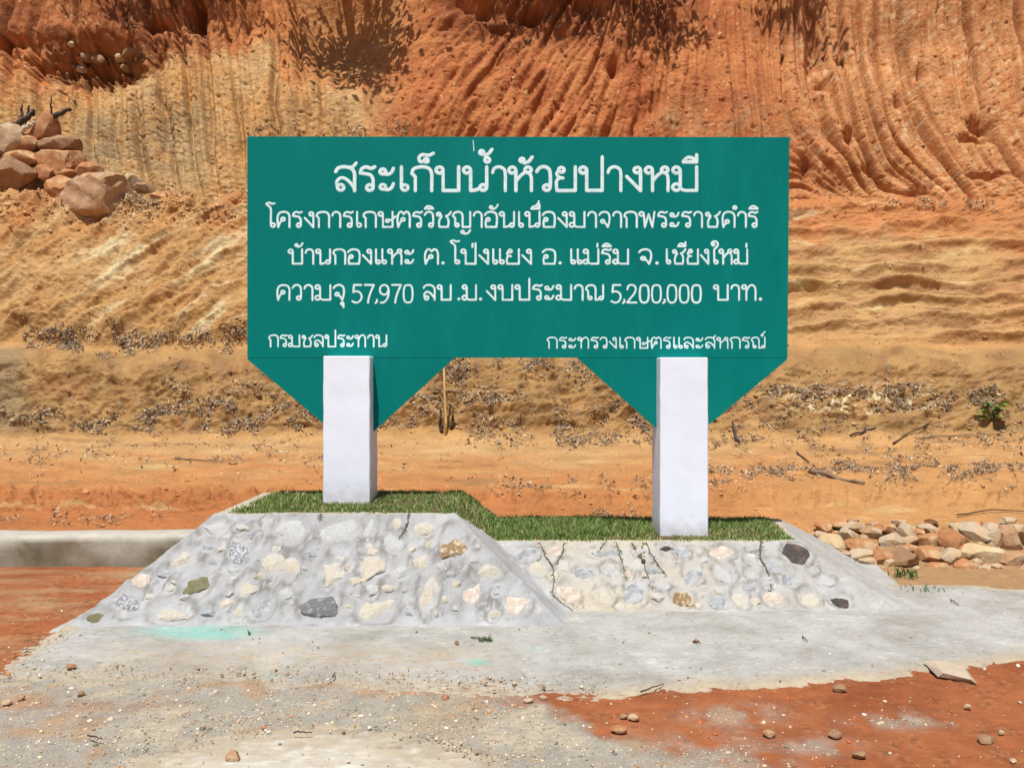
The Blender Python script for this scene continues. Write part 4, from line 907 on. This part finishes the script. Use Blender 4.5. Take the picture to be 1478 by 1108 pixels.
# ------------------------------------------------------------------ boulders on the left bench
BL = [(148, 285, 98, 60, 'tan', 'largest boulder, pale orange and rounded, at the right foot of the left heap', 16.85, 0),
      (89, 271, 60, 38, 'orange', 'orange boulder directly left of the largest boulder', 17.3, 0),
      (88, 234, 62, 36, 'orange', 'broad orange boulder above the one touching the largest boulder', 17.75, 0),
      (62, 190, 42, 50, 'red', 'tall upright red boulder at the top of the left heap', 18.1, 0),
      (87, 211, 62, 32, 'brown', 'dark brown boulder right of the tall upright one', 18.0, 0),
      (32, 232, 44, 24, 'orange', 'flat light orange slab lying in the middle of the left heap', 17.6, 0),
      (20, 254, 64, 44, 'brown', 'big brown boulder at the lower left of the heap, cut by the photo edge', 17.4, 0),
      (8, 206, 60, 50, 'cream', 'cream boulder at the upper left of the heap, under dead branches', 17.9, 0),
      (38, 211, 36, 30, 'orange', 'small orange boulder wedged between the cream one and the tall red one', 17.95, 0),
      (130, 249, 36, 26, 'red', 'red boulder just behind the largest boulder', 17.6, 0),
      (193, 262, 26, 20, 'yellow', 'pale yellow rock up the slope right of the largest boulder', 17.7, 0),
      (202, 275, 24, 20, 'brown', 'dark split rock right of the largest boulder', 17.4, 0),
      (216, 273, 18, 18, 'brown', 'small brownish rock between the split rock and the flat one', 17.45, 0),
      (235, 287, 38, 20, 'orange', 'flat orange rock at the right end of the left heap', 17.0, 0),
      (96, 252, 28, 12, 'red', 'thin red slab squeezed under the broad orange boulder', 17.5, 0),
      (63, 250, 26, 24, 'red', 'small red rock in the gap below the flat slab', 17.5, 0),
      (195, 290, 18, 14, 'orange', 'small orange rock touching the largest boulder on its right', 17.1, 0),
      (45, 225, 30, 30, 'brown', 'half hidden brown rock deep inside the left heap', 18.1, 0),
      (110, 262, 26, 18, 'tan', 'small tan rock above the orange boulder beside the largest one', 17.55, 0),
      (-25, 235, 60, 50, 'orange', 'orange boulder at the far left, only its side in view', 17.6, 0)]
for i, (cx_, cy_, ww, hh_, kk, lab, yr, _) in enumerate(BL):
    mpp = yr / F; p = P(cx_, cy_, yr)
    rock('boulder', 3100 + i, p, (ww * mpp * 1.1, max(ww, hh_) * mpp * .85, hh_ * mpp * 1.22), kk, (0, R.uniform(-.15, .15), R.uniform(-.3, .3)), sub=4 if ww > 50 else 3, planes=13, cut=(.56, .88), rough=.10, sharp=24,
         label=lab, category='boulder', group='boulders on the left bench')
# light rocks in the broken pocket of the face
for i, (cx_, cy_, ww, hh_, kk, lab) in enumerate([(102, 66, 12, 10, 'white', 'pale rock at the left lip of the dark pocket high in the face'), (165, 84, 22, 14, 'cream', 'cream rock lodged right in the dark pocket'),
                                                   (135, 88, 26, 16, 'brown', 'brown rock lodged in the middle of the dark pocket'), (105, 104, 16, 12, 'white', 'whitish rock under the left end of the dark pocket'),
                                                   (168, 103, 20, 12, 'brown', 'dark rock at the bottom right of the pocket'), (112, 85, 22, 14, 'brown', 'dark brown rock at the left inside the pocket'),
                                                   (185, 77, 28, 12, 'brown', 'dark flat rock roofing the right end of the pocket')]):
    p = on_hill(cx_, cy_, 18, 21); mpp = p.y / F
    rock('rock', 3300 + i, p + Vector((0, -.05, 0)), (ww * mpp, ww * mpp * .8, hh_ * mpp), kk, (0, R.uniform(-.3, .3), R.uniform(-1, 1)), sub=3, label=lab, category='rock', group='rocks in the pocket of the face')

# ------------------------------------------------------------------ branches, sticks, stake
def branch(name, pts, r, m, label, cat, group=None, twigs=()):
    base = Vector(pts[0]); 
    def wig(ps, amp):
        o = []
        for i in range(len(ps) - 1):
            a, b = Vector(ps[i]), Vector(ps[i + 1])
            for k in range(4): o.append(a.lerp(b, k / 4) + Vector((R.uniform(-1, 1), R.uniform(-1, 1), R.uniform(-1, 1))) * amp)
        o.append(Vector(ps[-1])); return o
    parts = []
    r = r * (1 if r > .03 and cat == 'branch' else .62)
    w_ = wig(pts, r * .6); parts.append(tube([q_ - base for q_ in w_], [r * (1 - .55 * i / len(w_)) for i in range(len(w_))], 7))
    for tw in twigs:
        t_ = wig(tw[0], tw[1] * .4); parts.append(tube([q_ - base for q_ in t_], [tw[1] * (1 - .6 * i / len(t_)) for i in range(len(t_))], 5))
    v, f = join(parts); o = meshobj(name, v, f, m, smooth=True, label=label, category=cat, group=group); o.location = base; return o
branch('branch', [P(-10, 188, 18.0), P(15, 184, 18.0), P(40, 168, 17.95), P(48, 160, 17.9)], .09, M['darkstick'], 'dark dead branch lying over the cream boulder at the upper left', 'branch', 'dead branches on the left heap',
       twigs=[([P(33, 172, 18), P(30, 160, 18), P(32, 150, 18)], .04), ([P(40, 168, 17.95), P(42, 152, 17.9)], .035)])
branch('branch', [P(68, 173, 18.1), P(85, 163, 18.0), P(103, 158, 18.0)], .07, M['darkstick'], 'dark dead branch sticking out right above the tall red boulder', 'branch', 'dead branches on the left heap',
       twigs=[([P(75, 168, 18.05), P(73, 152, 18), P(74, 137, 18)], .025), ([P(80, 166, 18.0), P(83, 178, 17.95)], .02)])
branch('branch', [P(28, 192, 17.8), P(40, 182, 17.8), P(50, 176, 17.85)], .05, M['paleroot'], 'short pale grey stick left of the tall red boulder', 'branch', 'dead branches on the left heap')
def hb(name, pts, r, m, label, cat, group=None, lift=.02, **kw):
    branch(name, [on_hill(a, b) + Vector((0, -lift, lift)) for a, b in pts], r, m, label, cat, group, **kw)
# stake with two dark stumps
sb_ = on_hill(642, 628, 12, 14)
st = meshobj('bamboo_stake', *(lambda vf: ([tuple(x) for x in vf[0]], vf[1]))(tube([Vector((0, 0, -.05)), Vector((0, .01, .2)), Vector((-.02, .02, .62)), Vector((-.035, .03, 1.22))], [.024, .021, .018, .014], 8)), M['bamboo'], smooth=True,
             label='thin yellow bamboo stake standing on the bank seen under the board', category='stake'); st.location = sb_
for i, (a, b, c_, d_, lb_) in enumerate([(637, 622, 635, 588, 'short dark stump left of the bamboo stake'), (650, 618, 654, 588, 'short dark leaning stump right of the bamboo stake')]):
    pa = on_hill(a, b, 12, 14) + Vector((0, -.03, -.03)); pb = P(c_, d_, pa.y - .02)
    branch('stump', [pa, pa.lerp(pb, .5), pb], .045, M['darkstick'], lb_, 'stump', 'dark stumps beside the stake')
hb('log', [(1168, 682), (1200, 690), (1245, 699)], .045, M['stick'], 'long weathered stick at the foot of the right bank', 'stick')
hb('stick', [(1340, 632), (1385, 630), (1440, 628)], .02, M['stick'], 'thin pale twig lying below the green seedling', 'stick')
hb('stick', [(1150, 655), (1168, 668)], .02, M['darkstick'], 'dark short twig on the right bank above the long stick', 'stick')
hb('stick', [(1290, 642), (1312, 628), (1345, 610)], .02, M['darkstick'], 'dark crooked twig in the middle of the right bank', 'stick', twigs=())
hb('stick', [(1225, 630), (1245, 624), (1262, 618)], .028, M['darkstick'], 'dark forked root on the right bank left of the crooked twig', 'stick')
hb('stick', [(1065, 640), (1057, 610)], .035, M['darkstick'], 'dark upright root at the edge of the bank right of the right post', 'stick')
hb('stick', [(612, 557), (640, 566), (668, 567)], .025, M['stick'], 'grey twig lying behind the bamboo stake', 'stick')
hb('stick', [(342, 308), (352, 292), (362, 282)], .03, M['paleroot'], 'pale stick leaning at the left edge of the board on the upper bench', 'stick')
hb('stick', [(252, 664), (285, 666), (310, 667)], .02, M['stick'], 'flat pale stick on the left part of the bench', 'stick')
hb('stick', [(1380, 745), (1430, 738), (1478, 740)], .012, M['darkstick'], 'dark thin twig above the right rock heap', 'stick')

# seedling
def seedling():
    b = on_hill(1434, 614, 12.3, 15); root = empty('seedling', b, label='small leafy green seedling growing on top of the right bank', category='seedling')
    v, f = tube([(0, 0, -.02), (.01, 0, .15), (-.01, .01, .32)], [.012, .01, .006], 6); meshobj('stem', [tuple(x) for x in v], f, M['vine'], root, smooth=True)
    rg = random.Random(4)
    for k in range(22):
        a = rg.uniform(0, 6.28); z = rg.uniform(.06, .36); l = rg.uniform(.16, .28); up = rg.uniform(0, .9)
        d_ = Vector((math.cos(a), math.sin(a), up)).normalized(); s_ = Vector((-math.sin(a), math.cos(a), 0)) * l * .24; c0 = Vector((0, 0, z)); tip = c0 + d_ * l - Vector((0, 0, l * .25)); mid = c0 + d_ * l * .55
        meshobj('leaf', [tuple(c0), tuple(mid - s_), tuple(tip), tuple(mid + s_), tuple(mid - Vector((0, 0, .012)))], [(0, 1, 4), (1, 2, 4), (2, 3, 4), (3, 0, 4)], M['seedleaf'], root)
seedling()

# ------------------------------------------------------------------ loose things on the near ground
def gp(a, b, z=0.0): x, y = G(a, b, z); return Vector((x, y, z))
for i, (a, b, ww, hh_, kk, lab) in enumerate([
    (337, 1098, 27, 18, 'tan', 'knobbly tan stone lying on the pale concrete patch in front'), (1213, 997, 26, 12, 'brown', 'flat brown clod at the broken edge of the apron'),
    (1205, 1063, 24, 13, 'brown', 'dark brown clod on the red soil in the middle right'), (1422, 1070, 32, 12, 'brown', 'dark red clod near the right edge on the red soil'),
    (1397, 1022, 14, 8, 'cream', 'small cream chip on the red soil at the right'), (1445, 1059, 10, 7, 'white', 'tiny whitish chip beside the dark red clod'),
    (762, 1012, 18, 7, 'white', 'white flat chip on the soil at the centre apron edge'), (784, 1008, 14, 6, 'white', 'smaller white chip right of the flat one at the apron edge'),
    (915, 1037, 20, 9, 'cream', 'cream angular chip on the red soil right of centre'), (900, 1035, 14, 7, 'tan', 'tan chip touching the cream angular chip'),
    (103, 963, 17, 6, 'red', 'red flake on the grey apron at the left'), (10, 1016, 18, 9, 'cream', 'cream pebble on the red strip at the left edge'), (31, 1008, 14, 8, 'tan', 'tan pebble next to the cream one at the left edge'),
    (643, 1008, 15, 9, 'red', 'red chip at the end of the beige patch in the centre'), (893, 1055, 28, 12, 'red', 'red soil lump left of the gravel patch'), (1110, 1062, 22, 12, 'tan', 'grey tan stone stuck in the red soil'),
    (1240, 1092, 24, 12, 'brown', 'brown clod near the bottom edge, centre right'), (117, 1003, 12, 8, 'brown', 'dark pebble in the gravel at the left'), (1462, 1100, 12, 8, 'white', 'whitish pebble at the bottom right corner'),
    (660, 930, 7, 8, 'brown', 'dark crumb left of the weed on the apron'), (1005, 926, 10, 6, 'brown', 'dark crumb on the apron below the right bed'), (700, 985, 10, 5, 'white', 'white chip below the teal stain at the centre')]):
    p = gp(a, b, .02 if b < 990 else .004); mpp = p.y / F
    rock('stone', 4000 + i, p + Vector((0, 0, hh_ * mpp * .3)), (ww * mpp * .85, ww * mpp * .7, hh_ * mpp * 1.05), kk, (0, 0, R.uniform(-.5, .5)), sub=3, label=lab, category='stone', group='loose stones on the near ground')
# broken concrete slab at the apron edge
v, f = boxmesh(-.085, .085, -.075, .075, -.014, .014)
v = [(x + .03 * R.uniform(-1, 1) + (.05 if y > 0 else 0) * -1, y + .02 * R.uniform(-1, 1), z) for x, y, z in v]
o = meshobj('broken_slab', v, f, mat('slab_piece', lin(178, 162, 140), mottle=.15, bump=.4), label='tilted broken piece of pale concrete at the right apron edge', category='concrete piece')
o.location = gp(1380, 977) + Vector((0, 0, .026)); o.rotation_euler = (.10, .08, -.5)
for (a0, b0, a1, b1, lab) in [(680, 919, 712, 924, 'dark twig beside the little weed on the apron'), (127, 1061, 148, 1066, 'dark twig on the gravel at the lower left'), (424, 1056, 450, 1057, 'thin twig on the pale concrete patch'),
                              (480, 977, 484, 970, 'tiny dark splinter on the apron left of centre'), (1158, 918, 1166, 925, 'tiny curled dark twig on the apron under the right slope'), (925, 998, 958, 986, 'thin twig at the right apron edge'),
                              (1372, 865, 1384, 873, 'dark curled twig on the apron at the right'), (1000, 925, 1012, 928, 'short twig on the apron below the right post')]:
    branch('twig', [gp(a0, b0, .026), gp((a0 + a1) / 2, (b0 + b1) / 2 - 1, .034), gp(a1, b1, .026)], .0065, M['darkstick'], lab, 'twig')
def weed(a, b, n, hgt, lab, seed, spread=.08):
    p = gp(a, b, .015); root = empty('weed', p, label=lab, category='weed'); rg = random.Random(seed); L = []
    for k in range(n):
        an = rg.uniform(0, 6.28); l = hgt * rg.uniform(.5, 1); q0 = Vector((rg.uniform(-1, 1) * spread, rg.uniform(-1, 1) * spread * .6, 0)); d_ = Vector((math.cos(an) * .5, math.sin(an) * .5, 1)) * l; s_ = Vector((.0035, 0, 0))
        L.append(([q0 - s_, q0 + s_, q0 + d_ * .6 + s_ * .8 + Vector((0, 0, .004)), q0 + d_ * .6 - s_ * .8, q0 + d_ * 1.0 + Vector((math.cos(an), math.sin(an), -.5)) * l * .2], [(0, 1, 2, 3), (3, 2, 4)]))
    v, f = join(L); meshobj('leaf_tuft', v, f, M['leaf'], root)
weed(700, 926, 16, .05, 'small green weed sprouting from the apron in front', 1, .035)
weed(659, 929, 8, .02, 'tiny green sprig left of the small weed on the apron', 2, .012)
weed(1305, 832, 46, .10, 'green tuft of weeds at the foot of the rock heap beside the planter', 3, .10)
weed(1330, 852, 20, .05, 'low sparse weeds on the apron corner right of the planter', 4, .14)
weed(1245, 812, 20, .05, 'small weeds between the front rocks and the planter slope', 5, .06)
weed(360, 917, 4, .04, 'single blade growing at the foot of the teal stain', 6, .004)

# ------------------------------------------------------------------ litter, rubble and pebbles (nobody could count them)
def scatter_litter():
    n = 0; rg = RN
    # density in the hillside's own rows / columns
    den = np.zeros_like(PX)
    nn = fb(PX / 40, PY / 24, 701, 3)
    def bl(x0, x1, y0, y1, s, sy, a): return a * box(PX, PY, x0, x1, y0, y1, s, sy)
    b_ = 12 * fb(PX / 90, PX * 0 + 1.1, 702, 2)
    PYb = PY + b_
    def bb(x0, x1, y0, y1, s, sy, a): return a * box(PX, PYb, x0, x1, y0, y1, s, sy)
    den += bb(-100, 400, 484, 502, 20, 7, 1.0) + bb(60, 190, 478, 506, 20, 8, .6)
    den += bb(-100, 140, 594, 618, 30, 8, 1.2) + bb(160, 470, 585, 622, 40, 10, 1.2) + bb(220, 420, 560, 600, 40, 12, .5)
    den += bb(560, 960, 520, 552, 40, 10, 1.3) + bb(540, 700, 570, 620, 40, 14, .7) + bb(670, 760, 585, 640, 20, 18, 1.0) + bb(780, 960, 600, 640, 30, 14, .8) + bb(880, 960, 575, 625, 20, 14, .7)
    den += bb(1080, 1478, 562, 592, 40, 8, 1.3) + bb(1030, 1250, 600, 650, 60, 22, .35) + bb(1020, 1478, 672, 700, 40, 9, .9) + bb(1280, 1460, 690, 712, 40, 6, .7) + bb(1200, 1480, 600, 680, 60, 20, .22)
    den += bb(120, 700, 290, 312, 30, 6, .8) + bb(560, 1500, 297, 307, 30, 5, .35) + bb(380, 600, 178, 200, 40, 8, .35)
    den += bb(860, 1000, 735, 765, 20, 8, .9) + bb(0, 260, 742, 758, 40, 5, .35) + bb(700, 960, 690, 720, 30, 12, .25) + bb(0, 480, 640, 670, 40, 10, .18)
    den += .02 * (PY > 500) * (PY < 700)
    den *= ss(-.2, .35, nn) * (.4 + 1.4 * ss(-.1, .4, fb(PX / 14, PY / 9, 706, 2))) 
    den[:8] = 0; den[-30:] = 0; den[:, :3] = 0; den[:, -3:] = 0
    area = np.abs(np.gradient(Xh, axis=1)) * np.hypot(np.gradient(Yh, axis=0), np.gradient(Zh, axis=0))
    # equal area on the picture reads best for the band density
    wgt = (den * np.sqrt(area)).ravel(); wgt /= wgt.sum(); N = 34000
    idx = rg.choice(wgt.size, N, p=wgt); ii, jj = np.unravel_index(idx, PX.shape); jj = np.clip(jj, 1, nC - 2); ii = np.clip(ii, 1, nR - 2)
    a = np.stack([Xh[ii, jj + 1] - Xh[ii, jj - 1], Yh[ii, jj + 1] - Yh[ii, jj - 1], Zh[ii, jj + 1] - Zh[ii, jj - 1]], 1)
    b = np.stack([Xh[ii + 1, jj] - Xh[ii - 1, jj], Yh[ii + 1, jj] - Yh[ii - 1, jj], Zh[ii + 1, jj] - Zh[ii - 1, jj]], 1)
    nrm = np.cross(a, b); nrm /= np.linalg.norm(nrm, axis=1)[:, None]; nrm[nrm[:, 2] < 0] *= -1
    p0 = np.stack([Xh[ii, jj], Yh[ii, jj], Zh[ii, jj]], 1) + rg.uniform(-.5, .5, (N, 1)) * a * .5 + rg.uniform(-.5, .5, (N, 1)) * b * .5
    r = rg.normal(size=(N, 3)); nrm = nrm + .55 * r; nrm /= np.linalg.norm(nrm, axis=1)[:, None]
    t = np.cross(nrm, rg.normal(size=(N, 3))); t /= np.linalg.norm(t, axis=1)[:, None]; s = np.cross(nrm, t)
    dist = p0[:, 1]; L = rg.uniform(.025, .10, N) * np.clip(dist / 14, .35, 1.15); W = L * rg.uniform(.18, .5, N)
    tw = rg.uniform(size=N) < .25; W = np.where(tw, .009, W); L = np.where(tw, L * 1.9, L)
    up = nrm * (L * .22)[:, None]; p0 = p0 + up * .4 + np.array([0, -.01, .012])
    V = np.stack([p0 - t * L[:, None] * .5 + up * .5, p0 + s * W[:, None] * .5, p0 + t * L[:, None] * .5 + up * .5, p0 - s * W[:, None] * .5], 1).reshape(-1, 3)
    b0 = np.arange(N)[:, None] * 4; T = np.concatenate([b0 + [0, 3, 1], b0 + [1, 3, 2]], 0)
    pal = np.array([lin(164, 140, 112), lin(186, 162, 130), lin(130, 106, 84), lin(208, 188, 156), lin(96, 76, 60), lin(172, 130, 92)]) * .9
    c = pal[rg.choice(6, N, p=[.27, .2, .2, .1, .13, .10])] * rg.uniform(.8, 1.15, (N, 1))
    bigmesh('leaf_litter', V, T, M['litter'], smooth=False, col=np.repeat(c, 4, 0), kind='stuff', label='grey brown dry leaves and twigs lying along the benches of the slope')
    # rubble: small lumps
    den2 = den * .5 + .22 * cl * ss(.15, .6, fb(PX / 30, PY / 30, 705, 2)) + bb(1080, 1360, 572, 596, 40, 6, .7) + bb(1020, 1120, 690, 715, 30, 8, .7) + bb(0, 340, 300, 330, 50, 10, .4) + .015 * ms + bb(60, 260, 268, 312, 40, 12, .6) + .03 * (PY > 620) * (PY < 765)
    den2[:8] = 0; den2[-34:] = 0; den2[:, :3] = 0; den2[:, -3:] = 0
    wgt = (den2 * np.sqrt(area)).ravel(); wgt /= wgt.sum(); N = 9000
    idx = rg.choice(wgt.size, N, p=wgt); ii, jj = np.unravel_index(idx, PX.shape)
    p0 = np.stack([Xh[ii, jj], Yh[ii, jj], Zh[ii, jj]], 1); sz = .010 + .030 * rg.uniform(size=N) ** 2.2; sz *= np.clip(p0[:, 1] / 13, .35, 1.3); sz[rg.uniform(size=N) < .03] *= 1.7
    lumps('rubble', p0 + np.array([0, 0, .0]), sz, soil(C, .9, .2)[ii, jj] * rg.uniform(.8, 1.35, (N, 1)) * np.array([1, 1.02, 1.05]), 'small lumps of soil and stone scattered over the cut slope', rg)
OCT = np.array([(1, 0, 0), (-1, 0, 0), (0, 1, 0), (0, -1, 0), (0, 0, 1), (0, 0, -1)], float); OCF = np.array([(0, 2, 4), (2, 1, 4), (1, 3, 4), (3, 0, 4), (2, 0, 5), (1, 2, 5), (3, 1, 5), (0, 3, 5)])
def lumps(name, p, sz, col, label, rg):
    # each pebble a lopsided 12-vertex lump
    V0, F0 = np.array(ICO1[0]), np.array(ICO1[1]); N = len(p)
    ax = rg.uniform(.6, 1.25, (N, 1, 3)); jit = rg.uniform(.55, 1.3, (N, len(V0), 1)); an = rg.uniform(0, 6.28, N)
    v = V0[None] * jit * ax; cs, sn = np.cos(an)[:, None], np.sin(an)[:, None]
    v = np.stack([v[..., 0] * cs - v[..., 1] * sn, v[..., 0] * sn + v[..., 1] * cs, v[..., 2] * .7], -1) * sz[:, None, None] + p[:, None]
    T = (F0[None] + (np.arange(N) * len(V0))[:, None, None]).reshape(-1, 3)
    bigmesh(name, v.reshape(-1, 3), T, M['pebble'], smooth=False, col=np.repeat(np.clip(col, 0, .9), len(V0), 0), kind='stuff', label=label)
ICO1 = _ico(1)
scatter_litter()
def gravel_stuff():
    rg = RN; N = 150000
    pyy = rg.uniform(812, 1130, N); pxx = rg.uniform(-60, 1540, N)
    y = F * H / (pyy - CY); x = (pxx - CX) / F * y
    j = np.clip(np.searchsorted(GXs, x), 0, len(GXs) - 1); i = np.clip(np.searchsorted(GYs, y), 0, len(GYs) - 1)
    g = gravel[i, j]; cl_ = ss(.0, .45, fb(x * 2.2, y * 2.2, 801, 3))
    patch = polysd(x, y, wz([(120, 1125), (200, 1082), (330, 1056), (480, 1042), (580, 1046), (640, 1066), (700, 1082), (800, 1112), (860, 1180), (700, 1320), (300, 1330), (60, 1200)]))
    den = .012 + .025 * cl_ + .36 * g * (.35 + .65 * cl_)
    den = np.where(patch > .0, .008 + .25 * (1 - ss(.0, .16, patch)) * (.3 + .7 * cl_), den)
    ap = polysd(x, y, wz([(-20, 968), (40, 930), (90, 905), (180, 850), (420, 830), (1000, 800), (1290, 845), (1400, 846), (1500, 852), (1750, 858), (2300, 862), (2300, 918), (1700, 938), (1478, 955), (1400, 968), (1280, 983), (1180, 990), (960, 1002), (860, 1010), (640, 1004), (430, 992), (90, 985), (-10, 990)]))
    den = np.where(ap > .03, .009 + .45 * (1 - ss(.03, .36, ap)) * (.2 + .8 * cl_) * (pxx < 880) + .04 * np.exp(-((pxx - 850) / 60) ** 2 - ((pyy - 920) / 12) ** 2), den)
    den = np.where((ap > -.06) & (ap < .02), den + .05, den)
    h1_, h2_ = planter_h(x, y); den = np.where(np.maximum(h1_, h2_) > .03, 0, den); den = np.where((x < -2) & (y > 6.85), 0, den)
    k = rg.uniform(size=N) < den; x, y, pyy, ap, g = x[k], y[k], pyy[k], ap[k], g[k]; i, j = i[k], j[k]; n = len(x)
    sz = rg.uniform(.002, .0055, n) * (1 + .8 * (rg.uniform(size=n) < .12) + 1.6 * (rg.uniform(size=n) < .025)); z = np.where(ap > .02, .020, GZ[i, j]) + sz * .08
    z = np.where(patch[k] > .02, .014, z)
    pal = np.array([lin(186, 172, 148), lin(206, 186, 150), lin(160, 150, 136), lin(222, 214, 198), lin(150, 118, 84), lin(196, 134, 88), lin(128, 118, 106)])
    c = pal[rg.choice(7, n, p=[.24, .2, .19, .1, .1, .07, .1])] * rg.uniform(.8, 1.12, (n, 1))
    red = (g < .3) & (rg.uniform(size=n) < .55) & (ap < 0); c[red] = np.array(lin(176, 98, 60)) * rg.uniform(.7, 1.2, (red.sum(), 1))
    lumps('gravel', np.stack([x, y, z], 1), sz, c, 'loose gravel and pebbles on the near soil and concrete', rg)
gravel_stuff()
def heap_bits():
    rg = RN; n = 1700; pxx = rg.uniform(1165, 1990, n); pyy = rg.uniform(752, 828, n); pyy = np.where(pxx < 1215, np.minimum(pyy, 790), pyy)
    y = 6.84 + (824 - pyy) / 65 * .78; x = (pxx - CX) / F * y; z = H + (CY - pyy) / F * y - .02
    pal = np.array([lin(186, 140, 96), lin(200, 176, 140), lin(170, 106, 66), lin(150, 118, 84)]) * .85
    lumps('rubble', np.stack([x, y, z], 1), rg.uniform(.010, .032, n), pal[rg.integers(0, 4, n)] * rg.uniform(.8, 1.1, (n, 1)), 'small stone chips filling the gaps of the rock heap', rg)
heap_bits()

# ------------------------------------------------------------------ trees above the cut (their shade falls on the top of the face)
def tree(x, y, z, hgt, cr, cc, label, seed, nl=2600):
    rg = np.random.default_rng(seed); root = empty('tree', (x, y, z), label=label, category='tree', group='trees above the cut')
    c = np.array(cc) - np.array([x, y, z])
    pts = [Vector((0, 0, -.4)), Vector((c[0] * .1, c[1] * .15, c[2] * .4)), Vector((c[0] * .45, c[1] * .5, c[2] * .75)), Vector(tuple(c))]
    parts = [tube(pts, [.2, .16, .11, .04], 8)]
    ends = []
    for k in range(16):
        d = rg.normal(size=3); d /= np.linalg.norm(d); e = c + d * np.array(cr) * rg.uniform(.5, .95); ends.append(e)
        t = rg.uniform(.4, .95); a = pts[1].lerp(pts[3], t)
        parts.append(tube([a, a.lerp(Vector(tuple(e)), .5) + Vector((0, 0, .12)), Vector(tuple(e))], [.05, .03, .012], 5))
    v, f = join(parts); meshobj('trunk', v, f, M['bark'], root, smooth=True)
    ends = np.array(ends); p = ends[rg.integers(0, 16, nl)] + rg.normal(size=(nl, 3)) * np.array(cr) * .26
    t = rg.normal(size=(nl, 3)); t /= np.linalg.norm(t, axis=1)[:, None]; s = np.cross(t, rg.normal(size=(nl, 3))); s /= np.linalg.norm(s, axis=1)[:, None]
    L = rg.uniform(.08, .17, (nl, 1)); V = np.stack([p - t * L, p + s * L * .42, p + t * L, p - s * L * .42], 1).reshape(-1, 3)
    b = np.arange(nl)[:, None] * 4
    bigmesh('crown', V, np.concatenate([b + [0, 1, 2], b + [0, 2, 3]], 0), M['leaf'], root, smooth=False)
tree(-4.2, 21.2, 11.8, 4, (1.5, 1.2, 1.0), (-4.1, 18.5, 12.6), 'leaning tree above the hollow of the yellow face', 1, 1500)
tree(.3, 21.4, 11.9, 4, (1.9, 1.1, 1.0), (.3, 18.9, 13.6), 'broad tree above the middle of the red face', 2, 1300)
tree(3.0, 21.3, 11.8, 4, (1.6, 1.0, .8), (2.8, 18.8, 13.2), 'tree right of the broad one above the red face', 3, 800)
tree(-9.3, 21.2, 11.8, 4, (2.2, 1.0, .9), (-8.4, 18.9, 13.7), 'tree above the dark pocket at the left', 4, 700)
tree(6.6, 21.3, 11.9, 4, (1.2, .8, .6), (6.4, 18.9, 13.9), 'small tree above the grooved face at the right', 5, 260)
tree(2.2, 22.6, 12.4, 5, (1.8, 1.6, 1.6), (2.2, 22.4, 16.5), 'upright tree at the back of the wood', 6, 2200)
tree(-6.4, 23.2, 12.5, 5, (1.8, 1.6, 1.6), (-6.4, 23.0, 16.8), 'upright tree at the back left of the wood', 7, 2200)
